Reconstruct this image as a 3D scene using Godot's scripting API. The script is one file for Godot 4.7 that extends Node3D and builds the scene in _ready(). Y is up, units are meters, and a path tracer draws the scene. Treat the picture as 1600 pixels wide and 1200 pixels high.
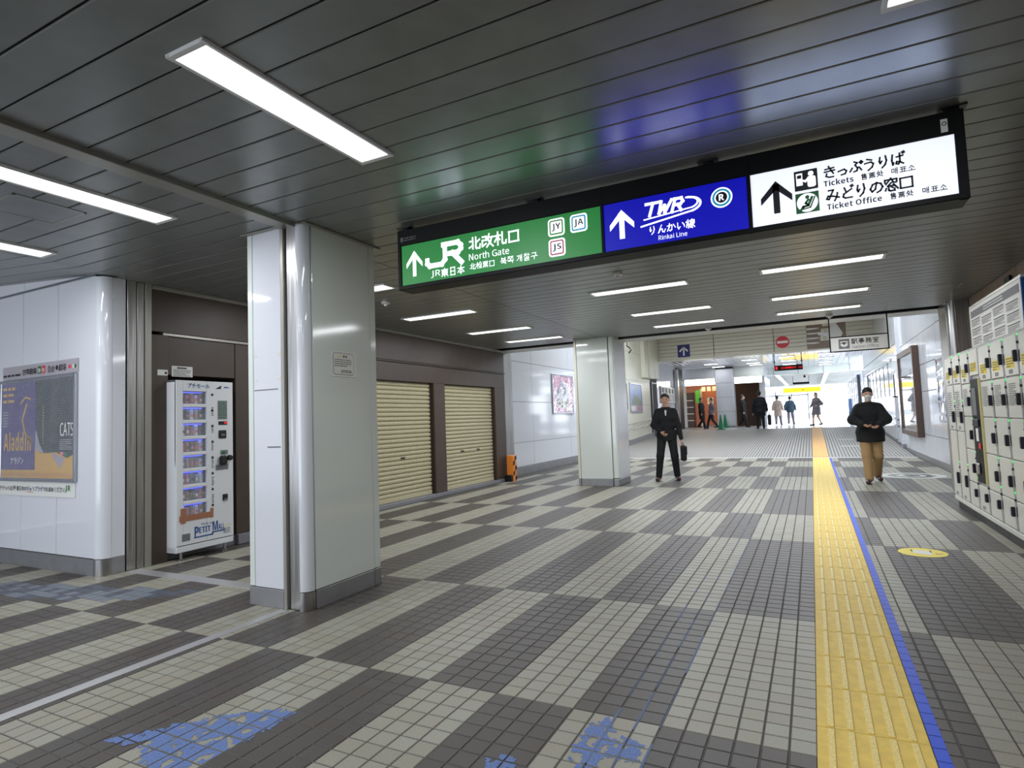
extends Node3D

# ---------------------------------------------------------------- mesh helper
class MB:
	var v := PackedVector3Array()
	var n := PackedVector3Array()
	var uv := PackedVector2Array()
	var ix := PackedInt32Array()

	func fan(pts: Array, nor: Vector3) -> void:
		var s = v.size()
		var c = (pts[1] - pts[0]).cross(pts[2] - pts[0])
		var flip = c.dot(nor) > 0.0
		for p in pts:
			v.append(p)
			n.append(nor)
			uv.append(Vector2(p.x + p.z, p.y))
		for i in range(1, pts.size() - 1):
			if flip:
				ix.append_array(PackedInt32Array([s, s + i + 1, s + i]))
			else:
				ix.append_array(PackedInt32Array([s, s + i, s + i + 1]))

	func quad(a: Vector3, b: Vector3, c: Vector3, d: Vector3) -> void:
		fan([a, b, c, d], (b - a).cross(c - a).normalized())

	func face_out(pts: Array, centre: Vector3) -> void:
		var m = Vector3.ZERO
		for p in pts:
			m += p
		m /= pts.size()
		var nor = (pts[1] - pts[0]).cross(pts[2] - pts[0]).normalized()
		if nor.dot(m - centre) < 0.0:
			nor = -nor
		fan(pts, nor)

	# a box from corner to corner with chamfered edges
	func box(lo: Vector3, hi: Vector3, b := 0.0) -> void:
		var c = (lo + hi) / 2.0
		var h = (hi - lo).abs() / 2.0
		b = minf(b, minf(h.x, minf(h.y, h.z)) * 0.9)
		if b <= 0.0:
			for k in 3:
				for s in [-1.0, 1.0]:
					var a = [Vector2(-1, -1), Vector2(1, -1), Vector2(1, 1), Vector2(-1, 1)]
					var pts = []
					for q in a:
						var p = Vector3.ZERO
						p[k] = s * h[k]
						p[(k + 1) % 3] = q.x * h[(k + 1) % 3]
						p[(k + 2) % 3] = q.y * h[(k + 2) % 3]
						pts.append(c + p)
					face_out(pts, c)
			return
		for k in 3:
			var k1 = (k + 1) % 3
			var k2 = (k + 2) % 3
			for s in [-1.0, 1.0]:
				var pts = []
				for q in [Vector2(-1, -1), Vector2(1, -1), Vector2(1, 1), Vector2(-1, 1)]:
					var p = Vector3.ZERO
					p[k] = s * h[k]
					p[k1] = q.x * (h[k1] - b)
					p[k2] = q.y * (h[k2] - b)
					pts.append(c + p)
				face_out(pts, c)
				for t in [-1.0, 1.0]:
					var e = []
					for q in [[h[k], h[k1] - b, -1.0], [h[k], h[k1] - b, 1.0], [h[k] - b, h[k1], 1.0], [h[k] - b, h[k1], -1.0]]:
						var p = Vector3.ZERO
						p[k] = s * q[0]
						p[k1] = t * q[1]
						p[k2] = q[2] * (h[k2] - b)
						e.append(c + p)
					face_out(e, c)
		for sx in [-1.0, 1.0]:
			for sy in [-1.0, 1.0]:
				for sz in [-1.0, 1.0]:
					face_out([c + Vector3(sx * h.x, sy * (h.y - b), sz * (h.z - b)), c + Vector3(sx * (h.x - b), sy * h.y, sz * (h.z - b)), c + Vector3(sx * (h.x - b), sy * (h.y - b), sz * h.z)], c)

	# a flat outline in the plane (o, u, w), pushed along e
	func prism(o: Vector3, u: Vector3, w: Vector3, poly: PackedVector2Array, e: Vector3) -> void:
		var tri = Geometry2D.triangulate_polygon(poly)
		var mid = Vector2.ZERO
		for p in poly:
			mid += p
		mid /= poly.size()
		var en = e.normalized()
		for side in 2:
			var off = e * side
			for i in range(0, tri.size(), 3):
				var pts = []
				for j in 3:
					var q = poly[tri[i + j]]
					pts.append(o + u * q.x + w * q.y + off)
				fan(pts, en if side == 1 else -en)
		var area = 0.0
		for i in poly.size():
			area += poly[i].cross(poly[(i + 1) % poly.size()])
		var sg = 1.0 if area > 0.0 else -1.0
		for i in poly.size():
			var p = poly[i]
			var q = poly[(i + 1) % poly.size()]
			var d = (q - p).normalized() * sg
			fan([o + u * p.x + w * p.y, o + u * q.x + w * q.y, o + u * q.x + w * q.y + e, o + u * p.x + w * p.y + e], (u * d.y - w * d.x).normalized())

	func grid(rows: Array, nors: Array, closed := false) -> void:
		var s = v.size()
		var m = rows[0].size()
		for i in rows.size():
			for j in m:
				v.append(rows[i][j])
				n.append(nors[i][j])
				uv.append(Vector2(float(j) / m, float(i)))
		for i in rows.size() - 1:
			for j in (m if closed else m - 1):
				var a = s + i * m + j
				var b = s + i * m + (j + 1) % m
				var c = b + m
				var d = a + m
				var g = (v[b] - v[a]).cross(v[d] - v[a])
				if g.length_squared() < 1e-16:
					g = (v[c] - v[b]).cross(v[d] - v[b])
				if g.dot(n[a] + n[c]) > 0.0:
					ix.append_array(PackedInt32Array([a, c, b, a, d, c]))
				else:
					ix.append_array(PackedInt32Array([a, b, c, a, c, d]))

	func tube(path: Array, r: float, seg := 8, caps := true) -> void:
		var rows = []
		var nors = []
		var up = Vector3.UP
		for i in path.size():
			var t = (path[mini(i + 1, path.size() - 1)] - path[maxi(i - 1, 0)]).normalized()
			var side = t.cross(up)
			if side.length() < 0.05:
				side = t.cross(Vector3.RIGHT)
			side = side.normalized()
			var top = side.cross(t).normalized()
			var a = []
			var b = []
			for j in seg:
				var w = TAU * j / seg
				var d = side * cos(w) + top * sin(w)
				a.append(path[i] + d * r)
				b.append(d)
			rows.append(a)
			nors.append(b)
		grid(rows, nors, true)
		if caps:
			for k in [0, path.size() - 1]:
				var d = (path[1] - path[0]) if k == 0 else (path[k - 1] - path[k])
				fan(rows[k], -d.normalized())

	# profile of [radius, height] turned about the upright axis through at
	func lathe(at: Vector3, prof: Array, seg := 16) -> void:
		for i in prof.size() - 1:
			var p = prof[i]
			var q = prof[i + 1]
			var dn = Vector2(q[1] - p[1], p[0] - q[0])
			if dn.length() < 1e-9:
				continue
			dn = dn.normalized()
			var ra = []
			var rb = []
			var na = []
			for j in seg:
				var w = TAU * j / seg
				ra.append(at + Vector3(cos(w) * p[0], p[1], sin(w) * p[0]))
				rb.append(at + Vector3(cos(w) * q[0], q[1], sin(w) * q[0]))
				na.append(Vector3(cos(w) * dn.x, dn.y, sin(w) * dn.x))
			grid([ra, rb], [na, na], true)

	func ball(c: Vector3, r: Vector3, seg := 10) -> void:
		var rows = []
		var nors = []
		for i in seg + 1:
			var t = PI * i / seg
			var a = []
			var b = []
			for j in seg * 2:
				var w = PI * j / seg
				var d = Vector3(sin(t) * cos(w), cos(t), sin(t) * sin(w))
				a.append(c + d * r)
				b.append((d / r).normalized())
			rows.append(a)
			nors.append(b)
		grid(rows, nors, true)

	func add(m: MB, t: Transform3D) -> void:
		var s = v.size()
		for i in m.v.size():
			v.append(t * m.v[i])
			n.append((t.basis * m.n[i]).normalized())
			uv.append(m.uv[i])
		for i in m.ix:
			ix.append(s + i)

	func mesh() -> ArrayMesh:
		var m = ArrayMesh.new()
		if v.is_empty():
			return m
		var a = []
		a.resize(Mesh.ARRAY_MAX)
		a[Mesh.ARRAY_VERTEX] = v
		a[Mesh.ARRAY_NORMAL] = n
		a[Mesh.ARRAY_TEX_UV] = uv
		a[Mesh.ARRAY_INDEX] = ix
		m.add_surface_from_arrays(Mesh.PRIMITIVE_TRIANGLES, a)
		return m

# ---------------------------------------------------------------- flat print: shapes and lettering laid on a plane, gathered by material
class Pad:
	var o: Vector3
	var u: Vector3
	var w: Vector3
	var nor: Vector3
	var got := {}
	var lift := 0.0012
	var lines := 0

	func _init(o_, u_, w_):
		o = o_
		u = u_.normalized()
		w = w_.normalized()
		nor = u.cross(w).normalized()

	func mb(mat, called: String) -> MB:
		var k = [mat, called]
		if not got.has(k):
			got[k] = MB.new()
		return got[k]

	func at(x: float, y: float, layer := 1) -> Vector3:
		return o + u * x + w * y + nor * lift * layer

	func poly(mat, called: String, pts: Array, layer := 1) -> void:
		var pv = PackedVector2Array(pts)
		var tri = Geometry2D.triangulate_polygon(pv)
		var b = mb(mat, called)
		for i in range(0, tri.size(), 3):
			b.fan([at(pv[tri[i]].x, pv[tri[i]].y, layer), at(pv[tri[i + 1]].x, pv[tri[i + 1]].y, layer), at(pv[tri[i + 2]].x, pv[tri[i + 2]].y, layer)], nor)

	func rect(mat, called: String, x: float, y: float, ww: float, hh: float, layer := 1) -> void:
		mb(mat, called).fan([at(x, y, layer), at(x + ww, y, layer), at(x + ww, y + hh, layer), at(x, y + hh, layer)], nor)

	func disc(mat, called: String, x: float, y: float, r: float, layer := 1, ry := -1.0) -> void:
		var pts = []
		for i in 28:
			pts.append(at(x + cos(TAU * i / 28) * r, y + sin(TAU * i / 28) * (r if ry < 0.0 else ry), layer))
		mb(mat, called).fan(pts, nor)

	func ring(mat, called: String, x: float, y: float, r: float, t: float, layer := 1) -> void:
		for i in 28:
			var a = TAU * i / 28
			var b = TAU * (i + 1) / 28
			mb(mat, called).fan([at(x + cos(a) * (r - t), y + sin(a) * (r - t), layer), at(x + cos(a) * r, y + sin(a) * r, layer), at(x + cos(b) * r, y + sin(b) * r, layer), at(x + cos(b) * (r - t), y + sin(b) * (r - t), layer)], nor)

	func rrect(mat, called: String, x: float, y: float, ww: float, hh: float, r: float, layer := 1) -> void:
		var pts = []
		for c in 4:
			var cx = x + (ww - r if c == 0 or c == 3 else r)
			var cy = y + (hh - r if c < 2 else r)
			for i in 5:
				var a = PI / 2 * c + PI / 2 * i / 4.0
				pts.append(at(cx + cos(a) * r, cy + sin(a) * r, layer))
		mb(mat, called).fan(pts, nor)

	func line(mat, called: String, pts: Array, t: float, layer := 1) -> void:
		var b = mb(mat, called)
		for i in pts.size() - 1:
			var d = (pts[i + 1] - pts[i])
			if d.length() < 1e-6:
				continue
			d = d.normalized()
			var s = Vector2(-d.y, d.x) * t / 2
			var p = pts[i] - d * t * 0.45
			var q = pts[i + 1] + d * t * 0.45
			b.fan([at(p.x - s.x, p.y - s.y, layer), at(q.x - s.x, q.y - s.y, layer), at(q.x + s.x, q.y + s.y, layer), at(p.x + s.x, p.y + s.y, layer)], nor)

	# brush lettering: every sign is a few strokes on a grid of 20 by 20 (see GLYPHS)
	func fresh(mat, called: String) -> String:
		lines += 1
		got[[mat, called + "#%d" % lines]] = MB.new()
		return called + "#%d" % lines

	func brush(mat, called: String, glyphs: Dictionary, text: String, x: float, y: float, size: float, weight := 0.1, pitch := 1.08, layer := 2, wide := 1.0, down := false) -> void:
		called = fresh(mat, called)
		for ch in text:
			if glyphs.has(ch):
				for st in glyphs[ch].split(" ", false):
					var pts = []
					for i in range(0, st.length() - 1, 2):
						pts.append(Vector2(x + (st.unicode_at(i) - 97) / 20.0 * size * wide, y + (1.0 - (st.unicode_at(i + 1) - 97) / 20.0) * size))
					line(mat, called, pts, size * weight, layer)
			if down:
				y -= size * pitch
			else:
				x += size * pitch * wide

	# Latin lettering fitted into a box
	func latin(mat, called: String, text: String, x: float, y: float, ww: float, hh: float, bold := false, layer := 2) -> void:
		var t = TextMesh.new()
		var f = SystemFont.new()
		f.font_names = PackedStringArray(["Droid Sans"])
		f.font_weight = 700 if bold else 400
		t.font = f
		t.font_size = 32
		t.pixel_size = 0.01
		t.depth = 0.0
		t.text = text
		var a = t.get_mesh_arrays()
		if a.is_empty() or a[0] == null:
			return
		var vv = a[Mesh.ARRAY_VERTEX]
		var lo = Vector2(1e9, 1e9)
		var hi = -lo
		for p in vv:
			lo = lo.min(Vector2(p.x, p.y))
			hi = hi.max(Vector2(p.x, p.y))
		var b = mb(mat, fresh(mat, called))
		var s = b.v.size()
		for p in vv:
			b.v.append(at(x + (p.x - lo.x) / maxf(hi.x - lo.x, 1e-6) * ww, y + (p.y - lo.y) / maxf(hi.y - lo.y, 1e-6) * hh, layer))
			b.n.append(nor)
			b.uv.append(Vector2.ZERO)
		for i in a[Mesh.ARRAY_INDEX]:
			b.ix.append(s + i)

	# rows of small unreadable print
	func small_print(mat, called: String, x: float, y: float, ww: float, hh: float, rows: int, rng: RandomNumberGenerator, layer := 2) -> void:
		var p = hh / rows
		for i in rows:
			var cx = 0.0
			while cx < ww * (0.95 if i % 4 < 3 else 0.6):
				var l = p * rng.randf_range(0.5, 2.2)
				rect(mat, called, x + cx, y + hh - (i + 0.75) * p, minf(l, ww - cx), p * 0.45, layer)
				cx += l + p * 0.35

	func lay(host, parent: Node3D) -> void:
		for k in got:
			host.put(parent, k[1].get_slice("#", 0), got[k], k[0])

const GLYPHS = {
	"口": "derersdsde", "日": "fcpcpsfsfc fkpk", "北": "hchs chhh bqhn mcmqnssstn sgmk",
	"改": "ceieijcjcrio nbkj mgtg rgpmjt lioott", "札": "bgkg gbgt ghbo gijm ncnqosssto",
	"東": "cese ehqhqneneh ekqk kbkt jncs lnss", "本": "cgsg kbkt jhcp lhsp gpop",
	"检": "bgig fbft fhbn fiil obji obti ljrj kmlp olop slqq jsts",
	"票": "cdsd egqgqkekeg idik mdmk fmpm cpsp kpkt gqdt oqrt",
	"り": "gdfjgmij ncojmpit", "ん": "kcdsilllmrpssm", "か": "chlgmilqisgq hcgkcs pftm", "い": "eeengrjn ofrjso",
	"線": "gbcggi iedljl glgt dncr injr obnd ldsdsjljld lgsg ojotms kmnmks skpn olts",
	"き": "efqe djri jbpn gmfqjsps", "っ": "emmkpnnris", "ぷ": "icmejh jhmmlqhr flcq olrq rctergperc",
	"う": "hcne eimhpknpit", "ば": "eddlesfp jhrg ncnplsirjonprs qbrd satc", "は": "eddlesfp jhrg ncnplsirjonprs",
	"み": "fdldfqcpelkmsp qipomt", "ど": "hdjj qggmfqisqs pbqd rasc", "の": "lejnfqdmggleqgslpqls",
	"窓": "kbkd dhddrdrh ieej memhqi kigmom nkpn epds hohsjtotoq knmp qosr",
	"售": "hbdg fefm feqe fhph fjpj fmrm lelm lbmd fopoptftfo", "处": "hbck egkgimct ejjpss oboo ogsk",
	"매": "ceieiococe mcms qbqt mjqj", "표": "ddrd hdhj ndnj djrj hlhr nlnr brtr", "소": "kdek kdqk klkr brtr",
	"북": "fbfipipb fepe bltl klko epqpqt", "쪽": "ccjc gcci geji lcsc pcli pesi kikl bmtm eoqoqt",
	"개": "ceiehkcq mcms qbqt mjqj", "찰": "gagc cdkd gdcj gfkj obok ofsf empmppepetqt", "구": "edpdoj bltl klkt",
	"駅": "cccm ccjc cfjf ciji gcgm cmjmjrht cpbs epes gphr mcscsimi mcmkjt pitt",
	"事": "cdsd ffpfpififf ekqkqp bmtm epqp kbksht", "務": "ccjcgg eehh bikiil gigses gkbp nblg mese rell mftk lnsnrtpt olnpkt",
	"室": "kbkd chcdsdsh fhph jhflpl njqm fopo klkt ctst",
	"プ": "depenlgs rbtdrfpdrb", "チ": "ocef cjsj kekmft", "モ": "eeqe cksk jejqlsrs", "ー": "cksk", "ル": "geglcs ldlrsl",
	"ケ": "hcck fgrg ngmmgt", "ッ": "ejgn jilm qjopit", "ト": "hcht hipm", "び": "cfjeflgqlrolofsl qbrd satc",
	"ゅ": "fjfr fojkolpplq lilpit", "ラ": "edpd diriooht", "ザ": "chsh gdgn odolit qard satc", "で": "dfrekkkpps ojpl qirk",
	"お": "dgnf hchqerdokkqmprls pesh", "求": "cgsg kbktis dkhn jmcs qimm kiss ocre", "め": "feip ndjnercnhhnhrlpqkt",
	"く": "ncfkot", "だ": "cgmf hcds lkrk kolsss pbqd rase", "さ": "dgrf jbom gmfqjsps",
	"四": "cesesscsce iehleo memlqm", "季": "pbfd bftf kckk jfck lfsk fmpmko kokrit cpsp",
	"劇": "gbge gclc cemelg cecmbt eilh ekmk ikeo gmjqit iods jnns pepo sbssqt",
	"場": "bghg ebep bqho kcrcrikikc kfrf iltl lliq lnsnrtps onkt", "自": "jbie eeqeqteteee ejqj eoqo",
	"由": "dgrgrtdtdg dmrm kbkt", "春": "cdsd dgrg bjtj kbki jebn ljtn glolotgtgl gpop",
	"秋": "ibcd bgjg fcft fhbn fijl lgkk sgqj ocokjt oltt", "ア": "deremj khjnet", "ジ": "fdjf dihk eslpri pbqd rase", "ン": "eejh eslpsh",
	"↑": "kbkt kbck kbsk",
}

# ---------------------------------------------------------------- scene state
var M := {}
var rng := RandomNumberGenerator.new()

func mat(called: String, c: Color, rough := 0.6, metal := 0.0) -> StandardMaterial3D:
	var m = StandardMaterial3D.new()
	m.resource_name = called
	m.albedo_color = c
	m.roughness = rough
	m.metallic = metal
	M[called] = m
	return m

func glow(called: String, c: Color, e: float) -> StandardMaterial3D:
	var m = mat(called, c, 0.4)
	m.emission_enabled = true
	m.emission = c
	m.emission_energy_multiplier = e
	return m

func noise_tex(freq: float, lo: float, hi: float, seed_: int, size := 256, stretch := Vector2.ONE, normal := false) -> ImageTexture:
	var f = FastNoiseLite.new()
	f.seed = seed_
	f.frequency = freq
	f.fractal_octaves = 4
	var im = Image.create(size, size, false, Image.FORMAT_RGB8)
	for y in size:
		for x in size:
			# wraps round by blending two shifted copies
			var a = f.get_noise_2d(x * stretch.x, y * stretch.y)
			var b = f.get_noise_2d((x - size) * stretch.x, y * stretch.y)
			var c = f.get_noise_2d(x * stretch.x, (y - size) * stretch.y)
			var fx = smoothstep(0.75, 1.0, float(x) / size)
			var fy = smoothstep(0.75, 1.0, float(y) / size)
			var k = lerpf(lerpf(a, b, fx), c, fy)
			k = clampf(lo + (hi - lo) * (k * 0.9 + 0.5), 0.0, 1.0)
			im.set_pixel(x, y, Color(k, k, k))
	if normal:
		im.bump_map_to_normal_map(2.0)
	return ImageTexture.create_from_image(im)

func triplanar(m: StandardMaterial3D, tex: Texture2D, scale: Vector3, rough_too := false) -> void:
	m.albedo_texture = tex
	m.uv1_triplanar = true
	m.uv1_world_triplanar = true
	m.uv1_scale = scale
	if rough_too:
		m.roughness_texture = tex

var taken := {}
func numbered(called: String) -> String:
	if not taken.has(called):
		taken[called] = 0
		return called
	taken[called] += 1
	return "%s_%03d" % [called, taken[called]]

func tag(o: Node3D, label: String, category := "", group := "", kind := "") -> Node3D:
	if label:
		o.set_meta("label", label)
	if category:
		o.set_meta("category", category)
	if group:
		o.set_meta("group", group)
	if kind:
		o.set_meta("kind", kind)
	return o

func thing(called: String, label: String, category: String, at := Vector3.ZERO, turn := 0.0, group := "") -> Node3D:
	var o = Node3D.new()
	o.name = numbered(called)
	add_child(o)
	o.position = at
	o.rotation.y = turn
	return tag(o, label, category, group)

func setting(called: String, label: String) -> Node3D:
	var o = Node3D.new()
	o.name = numbered(called)
	add_child(o)
	return tag(o, label, "", "", "structure")

var part_count := {}
func put(parent: Node3D, called: String, b, m: Material) -> MeshInstance3D:
	var o = MeshInstance3D.new()
	var k = str(parent.get_instance_id()) + called
	part_count[k] = part_count.get(k, -1) + 1
	o.name = called if part_count[k] == 0 else "%s_%03d" % [called, part_count[k]]
	o.mesh = b if b is Mesh else b.mesh()
	o.material_override = m
	o.cast_shadow = GeometryInstance3D.SHADOW_CASTING_SETTING_ON
	parent.add_child(o, true)
	return o

func bx(parent: Node3D, called: String, m: Material, lo: Vector3, hi: Vector3, bevel := 0.0) -> MeshInstance3D:
	var b = MB.new()
	b.box(lo, hi, bevel)
	return put(parent, called, b, m)

func V(x: float, y: float, z: float) -> Vector3:
	return Vector3(x, y, z)

func stuff(o: Node3D) -> Node3D:
	o.set_meta("kind", "stuff")
	return o

# a lamp of the same size as its glowing face, just in front of it
func area(parent: Node3D, at: Vector3, down: Vector3, along: Vector3, size: Vector2, radiance: float, c: Color) -> void:
	var l = AreaLight3D.new()
	l.name = "lamp"
	l.area_size = size
	l.area_normalize_energy = true
	l.light_energy = radiance * size.x * size.y / PI
	l.light_color = c
	l.light_size = 0.1
	l.shadow_enabled = true
	l.set("area_range", 40.0)
	l.set("area_attenuation", 2.0)
	parent.add_child(l, true)
	var z = -down.normalized()
	l.transform = Transform3D(Basis(along.normalized(), z.cross(along).normalized(), z), at)

# ---------------------------------------------------------------- the scene
const CEIL := 2.88
var LAMP := 34.0
var WARMTH := Color(0.97, 0.98, 1.0)

func _ready():
	# camera
	var cam = Camera3D.new()
	cam.name = "view_camera"
	cam.fov = 65.966
	cam.near = 0.05
	cam.far = 400.0
	cam.transform = Transform3D(Basis(V(0.8913071, -0.0364704, -0.4519308), V(0.0602991, 0.9974403, 0.0384306), V(0.4493724, -0.0615045, 0.8912248)), V(0, 1.33, 0))
	add_child(cam)
	# sky, exposure
	var we = WorldEnvironment.new()
	we.name = "world_environment"
	var e = Environment.new()
	e.background_mode = Environment.BG_COLOR
	e.background_color = Color(0.93, 0.96, 1.0)
	e.background_energy_multiplier = 5.0
	e.tonemap_mode = Environment.TONE_MAPPER_LINEAR
	e.tonemap_exposure = 1.0
	e.sdfgi_enabled = true
	e.ssao_enabled = true
	e.ssil_enabled = true
	we.environment = e
	add_child(we)
	rng.seed = 7
	make_materials()
	make_floor()
	make_ceiling()
	make_near_walls()
	make_columns()
	make_shutters()
	make_ramp_zone()
	make_far_zone()
	make_lights()
	make_main_sign()
	make_lockers()
	make_vending()
	make_posters()
	make_small_things()
	make_people()

func make_materials():
	var grain = noise_tex(0.09, 0.86, 1.0, 3)
	var cloud = noise_tex(0.02, 0.93, 1.0, 5)
	var brush = noise_tex(0.05, 0.75, 1.0, 9, 256, Vector2(3.0, 0.05))
	triplanar(mat("ceiling_metal", Color(0.54, 0.55, 0.54), 0.31), cloud, V(0.7, 0.7, 0.7))
	M.ceiling_metal.metallic = 0.4
	mat("ceiling_trim", Color(0.62, 0.61, 0.58), 0.35, 0.5)
	mat("dark_gap", Color(0.06, 0.06, 0.06), 0.8)
	mat("white_panel", Color(0.84, 0.85, 0.875), 0.07)
	mat("cool_panel", Color(0.84, 0.865, 0.845), 0.09)
	mat("wall_backing", Color(0.20, 0.20, 0.20), 0.7)
	var st = mat("stainless", Color(0.76, 0.755, 0.75), 0.3, 1.0)
	triplanar(st, brush, V(1.0, 1.0, 1.0))
	var ps = mat("plinth_steel", Color(0.60, 0.60, 0.61), 0.42, 0.6)
	triplanar(ps, cloud, V(1.2, 1.2, 1.2))
	triplanar(mat("brown_panel", Color(0.285, 0.235, 0.20), 0.45), cloud, V(0.6, 0.6, 0.6))
	mat("brown_dark", Color(0.19, 0.145, 0.12), 0.5)
	var sh = mat("shutter_cream", Color(0.77, 0.735, 0.60), 0.5)
	triplanar(sh, grain, V(1.4, 1.4, 1.4))
	mat("kerb_stone", Color(0.53, 0.53, 0.55), 0.75)
	triplanar(M.kerb_stone, grain, V(3, 3, 3))
	# floor tiles: light and dark body, each in a few firings
	for i in 4:
		var k = [1.0, 0.965, 1.025, 0.985][i]
		var w = [0.0, 0.005, -0.004, 0.008][i]
		triplanar(mat("tile_light_%d" % i, Color((0.63 + w) * k, 0.62 * k, (0.56 - w) * k), 0.46), grain, V(6, 6, 6))
		triplanar(mat("tile_dark_%d" % i, Color((0.325 + w) * k, 0.305 * k, (0.285 - w * 0.5) * k), 0.46), grain, V(6, 6, 6))
	var tf = mat("tile_far", Color.WHITE, 0.46)
	triplanar(tf, grain, V(6, 6, 6))
	tf.vertex_color_use_as_albedo = true
	mat("tile_blue_light", Color(0.47, 0.50, 0.54), 0.45)
	mat("tile_blue_dark", Color(0.33, 0.355, 0.40), 0.4)
	triplanar(mat("grout", Color(0.36, 0.35, 0.335), 0.85), grain, V(4, 4, 4))
	mat("paint_blue", Color(0.42, 0.53, 0.76), 0.6)
	triplanar(M.paint_blue, noise_tex(0.06, 0.75, 1.0, 21), V(6, 6, 6))
	mat("grout_blue", Color(0.36, 0.42, 0.54), 0.7)
	triplanar(mat("tactile_yellow", Color(0.93, 0.80, 0.37), 0.6), cloud, V(2.2, 2.2, 2.2))
	triplanar(mat("tactile_rib", Color(0.97, 0.87, 0.50), 0.5), grain, V(3, 3, 3))
	triplanar(mat("tactile_orange", Color(0.90, 0.70, 0.42), 0.5), cloud, V(2, 2, 2))
	mat("line_blue", Color(0.13, 0.31, 0.83), 0.5)
	mat("black", Color(0.055, 0.055, 0.06), 0.4)
	mat("frame_black", Color(0.05, 0.055, 0.058), 0.45)
	M.frame_black.metallic_specular = 0.3
	mat("white_paint", Color(0.88, 0.88, 0.87), 0.4)
	mat("paper", Color(0.86, 0.86, 0.84), 0.6)
	mat("ink", Color(0.12, 0.12, 0.14), 0.6)
	mat("ink_grey", Color(0.42, 0.42, 0.43), 0.6)
	mat("ink_blue", Color(0.12, 0.32, 0.58), 0.5)
	mat("ink_green", Color(0.10, 0.42, 0.22), 0.5)
	mat("ink_red", Color(0.80, 0.20, 0.22), 0.5)
	mat("ink_pink", Color(0.86, 0.42, 0.52), 0.5)
	mat("yellow_print", Color(0.90, 0.80, 0.18), 0.5)
	mat("floor_sticker", Color(0.90, 0.83, 0.28), 0.5)
	mat("poster_frame", Color(0.70, 0.71, 0.74), 0.25, 0.9)
	mat("brown_frame", Color(0.42, 0.35, 0.32), 0.35, 0.6)
	mat("locker_door", Color(0.80, 0.80, 0.76), 0.3)
	mat("locker_body", Color(0.70, 0.70, 0.68), 0.35, 0.3)
	mat("handle_black", Color(0.10, 0.09, 0.16), 0.35)
	mat("brown_tile", Color(0.52, 0.44, 0.37), 0.35)
	mat("orange", Color(0.95, 0.55, 0.18), 0.5)
	mat("vending_white", Color(0.86, 0.87, 0.88), 0.3)
	mat("tape_brown", Color(0.62, 0.42, 0.32), 0.35)
	mat("rubber", Color(0.07, 0.07, 0.07), 0.7)
	mat("cone_green", Color(0.06, 0.48, 0.30), 0.45)
	mat("bulkhead", Color(0.82, 0.80, 0.74), 0.4)
	mat("cream_wall", Color(0.86, 0.85, 0.78), 0.3)
	mat("ramp_tile", Color(0.60, 0.59, 0.57), 0.5)
	mat("ramp_gap", Color(0.36, 0.35, 0.35), 0.6)
	mat("hall_floor", Color(0.78, 0.79, 0.80), 0.2)
	mat("shop_wood", Color(0.70, 0.44, 0.31), 0.5)
	mat("shop_dark", Color(0.20, 0.15, 0.13), 0.6)
	mat("shop_green", Color(0.28, 0.72, 0.22), 0.5)
	mat("rail_steel", Color(0.75, 0.75, 0.77), 0.2, 1.0)
	mat("blue_panel", Color(0.10, 0.14, 0.42), 0.5)
	mat("teal_panel", Color(0.20, 0.30, 0.45), 0.5)
	mat("board_grey", Color(0.66, 0.64, 0.67), 0.4)
	mat("edge_cream", Color(0.84, 0.80, 0.55), 0.4)
	var g = mat("pane", Color(0.9, 0.95, 0.97, 0.12), 0.02)
	g.transparency = BaseMaterial3D.TRANSPARENCY_ALPHA
	mat("worn_paint", Color(0.76, 0.77, 0.75), 0.5)
	mat("window_pane", Color(0.66, 0.72, 0.78), 0.08)
	mat("floor_metal", Color(0.80, 0.80, 0.80), 0.42, 0.75)
	mat("mirror_pane", Color(0.70, 0.72, 0.73), 0.08, 0.9)
	# things that give off light
	glow("tube_white", Color(0.98, 0.99, 1.0), 2.2)
	glow("sign_green", Color(0.11, 0.43, 0.19), 0.85)
	glow("sign_blue", Color(0.02, 0.03, 0.60), 0.9)
	glow("sign_white", Color(0.93, 0.95, 1.0), 0.78)
	glow("sign_letter", Color(0.96, 0.97, 1.0), 1.0)
	glow("sign_teal", Color(0.05, 0.50, 0.62), 0.8)
	glow("sign_yellow", Color(1.0, 0.83, 0.10), 1.2)
	glow("shop_lightbox", Color(1.0, 0.98, 0.93), 2.5)
	glow("led_red", Color(0.95, 0.10, 0.10), 0.9)
	glow("led_green", Color(0.10, 1.0, 0.35), 1.6)
	glow("vending_blue", Color(0.35, 0.40, 1.0), 1.5)
	glow("shop_lamp", Color(1.0, 0.75, 0.45), 3.0)
	# prints on the lit sign: dark ink keeps the light back
	mat("sign_ink", Color(0.03, 0.04, 0.10), 0.5)
	mat("sign_ink_green", Color(0.05, 0.22, 0.12), 0.5)

# ---------------------------------------------------------------- floor
const ROWS := [-18.4, -17.16, -15.5, -13.17, -11.05, -8.41, -6.73, -4.23, -2.61, -0.1]

func cam_space(p: Vector3) -> Vector3:
	var b = Basis(V(0.8913071, -0.0364704, -0.4519308), V(0.0602991, 0.9974403, 0.0384306), V(0.4493724, -0.0615045, 0.8912248))
	return b.transposed() * (p - V(0, 1.33, 0))

func pixel(p: Vector3) -> Vector2:
	var q = cam_space(p)
	return Vector2(800 + 924.7 * q.x / -q.z, 600 - 924.7 * q.y / -q.z)

func on_floor(x: float, z: float) -> bool:
	if z < -3.27 and x < -6.06:
		return false
	if z < -11.4:
		return x > -6.38 and x < 2.38
	return x > -6.12 or z > -3.27

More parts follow.
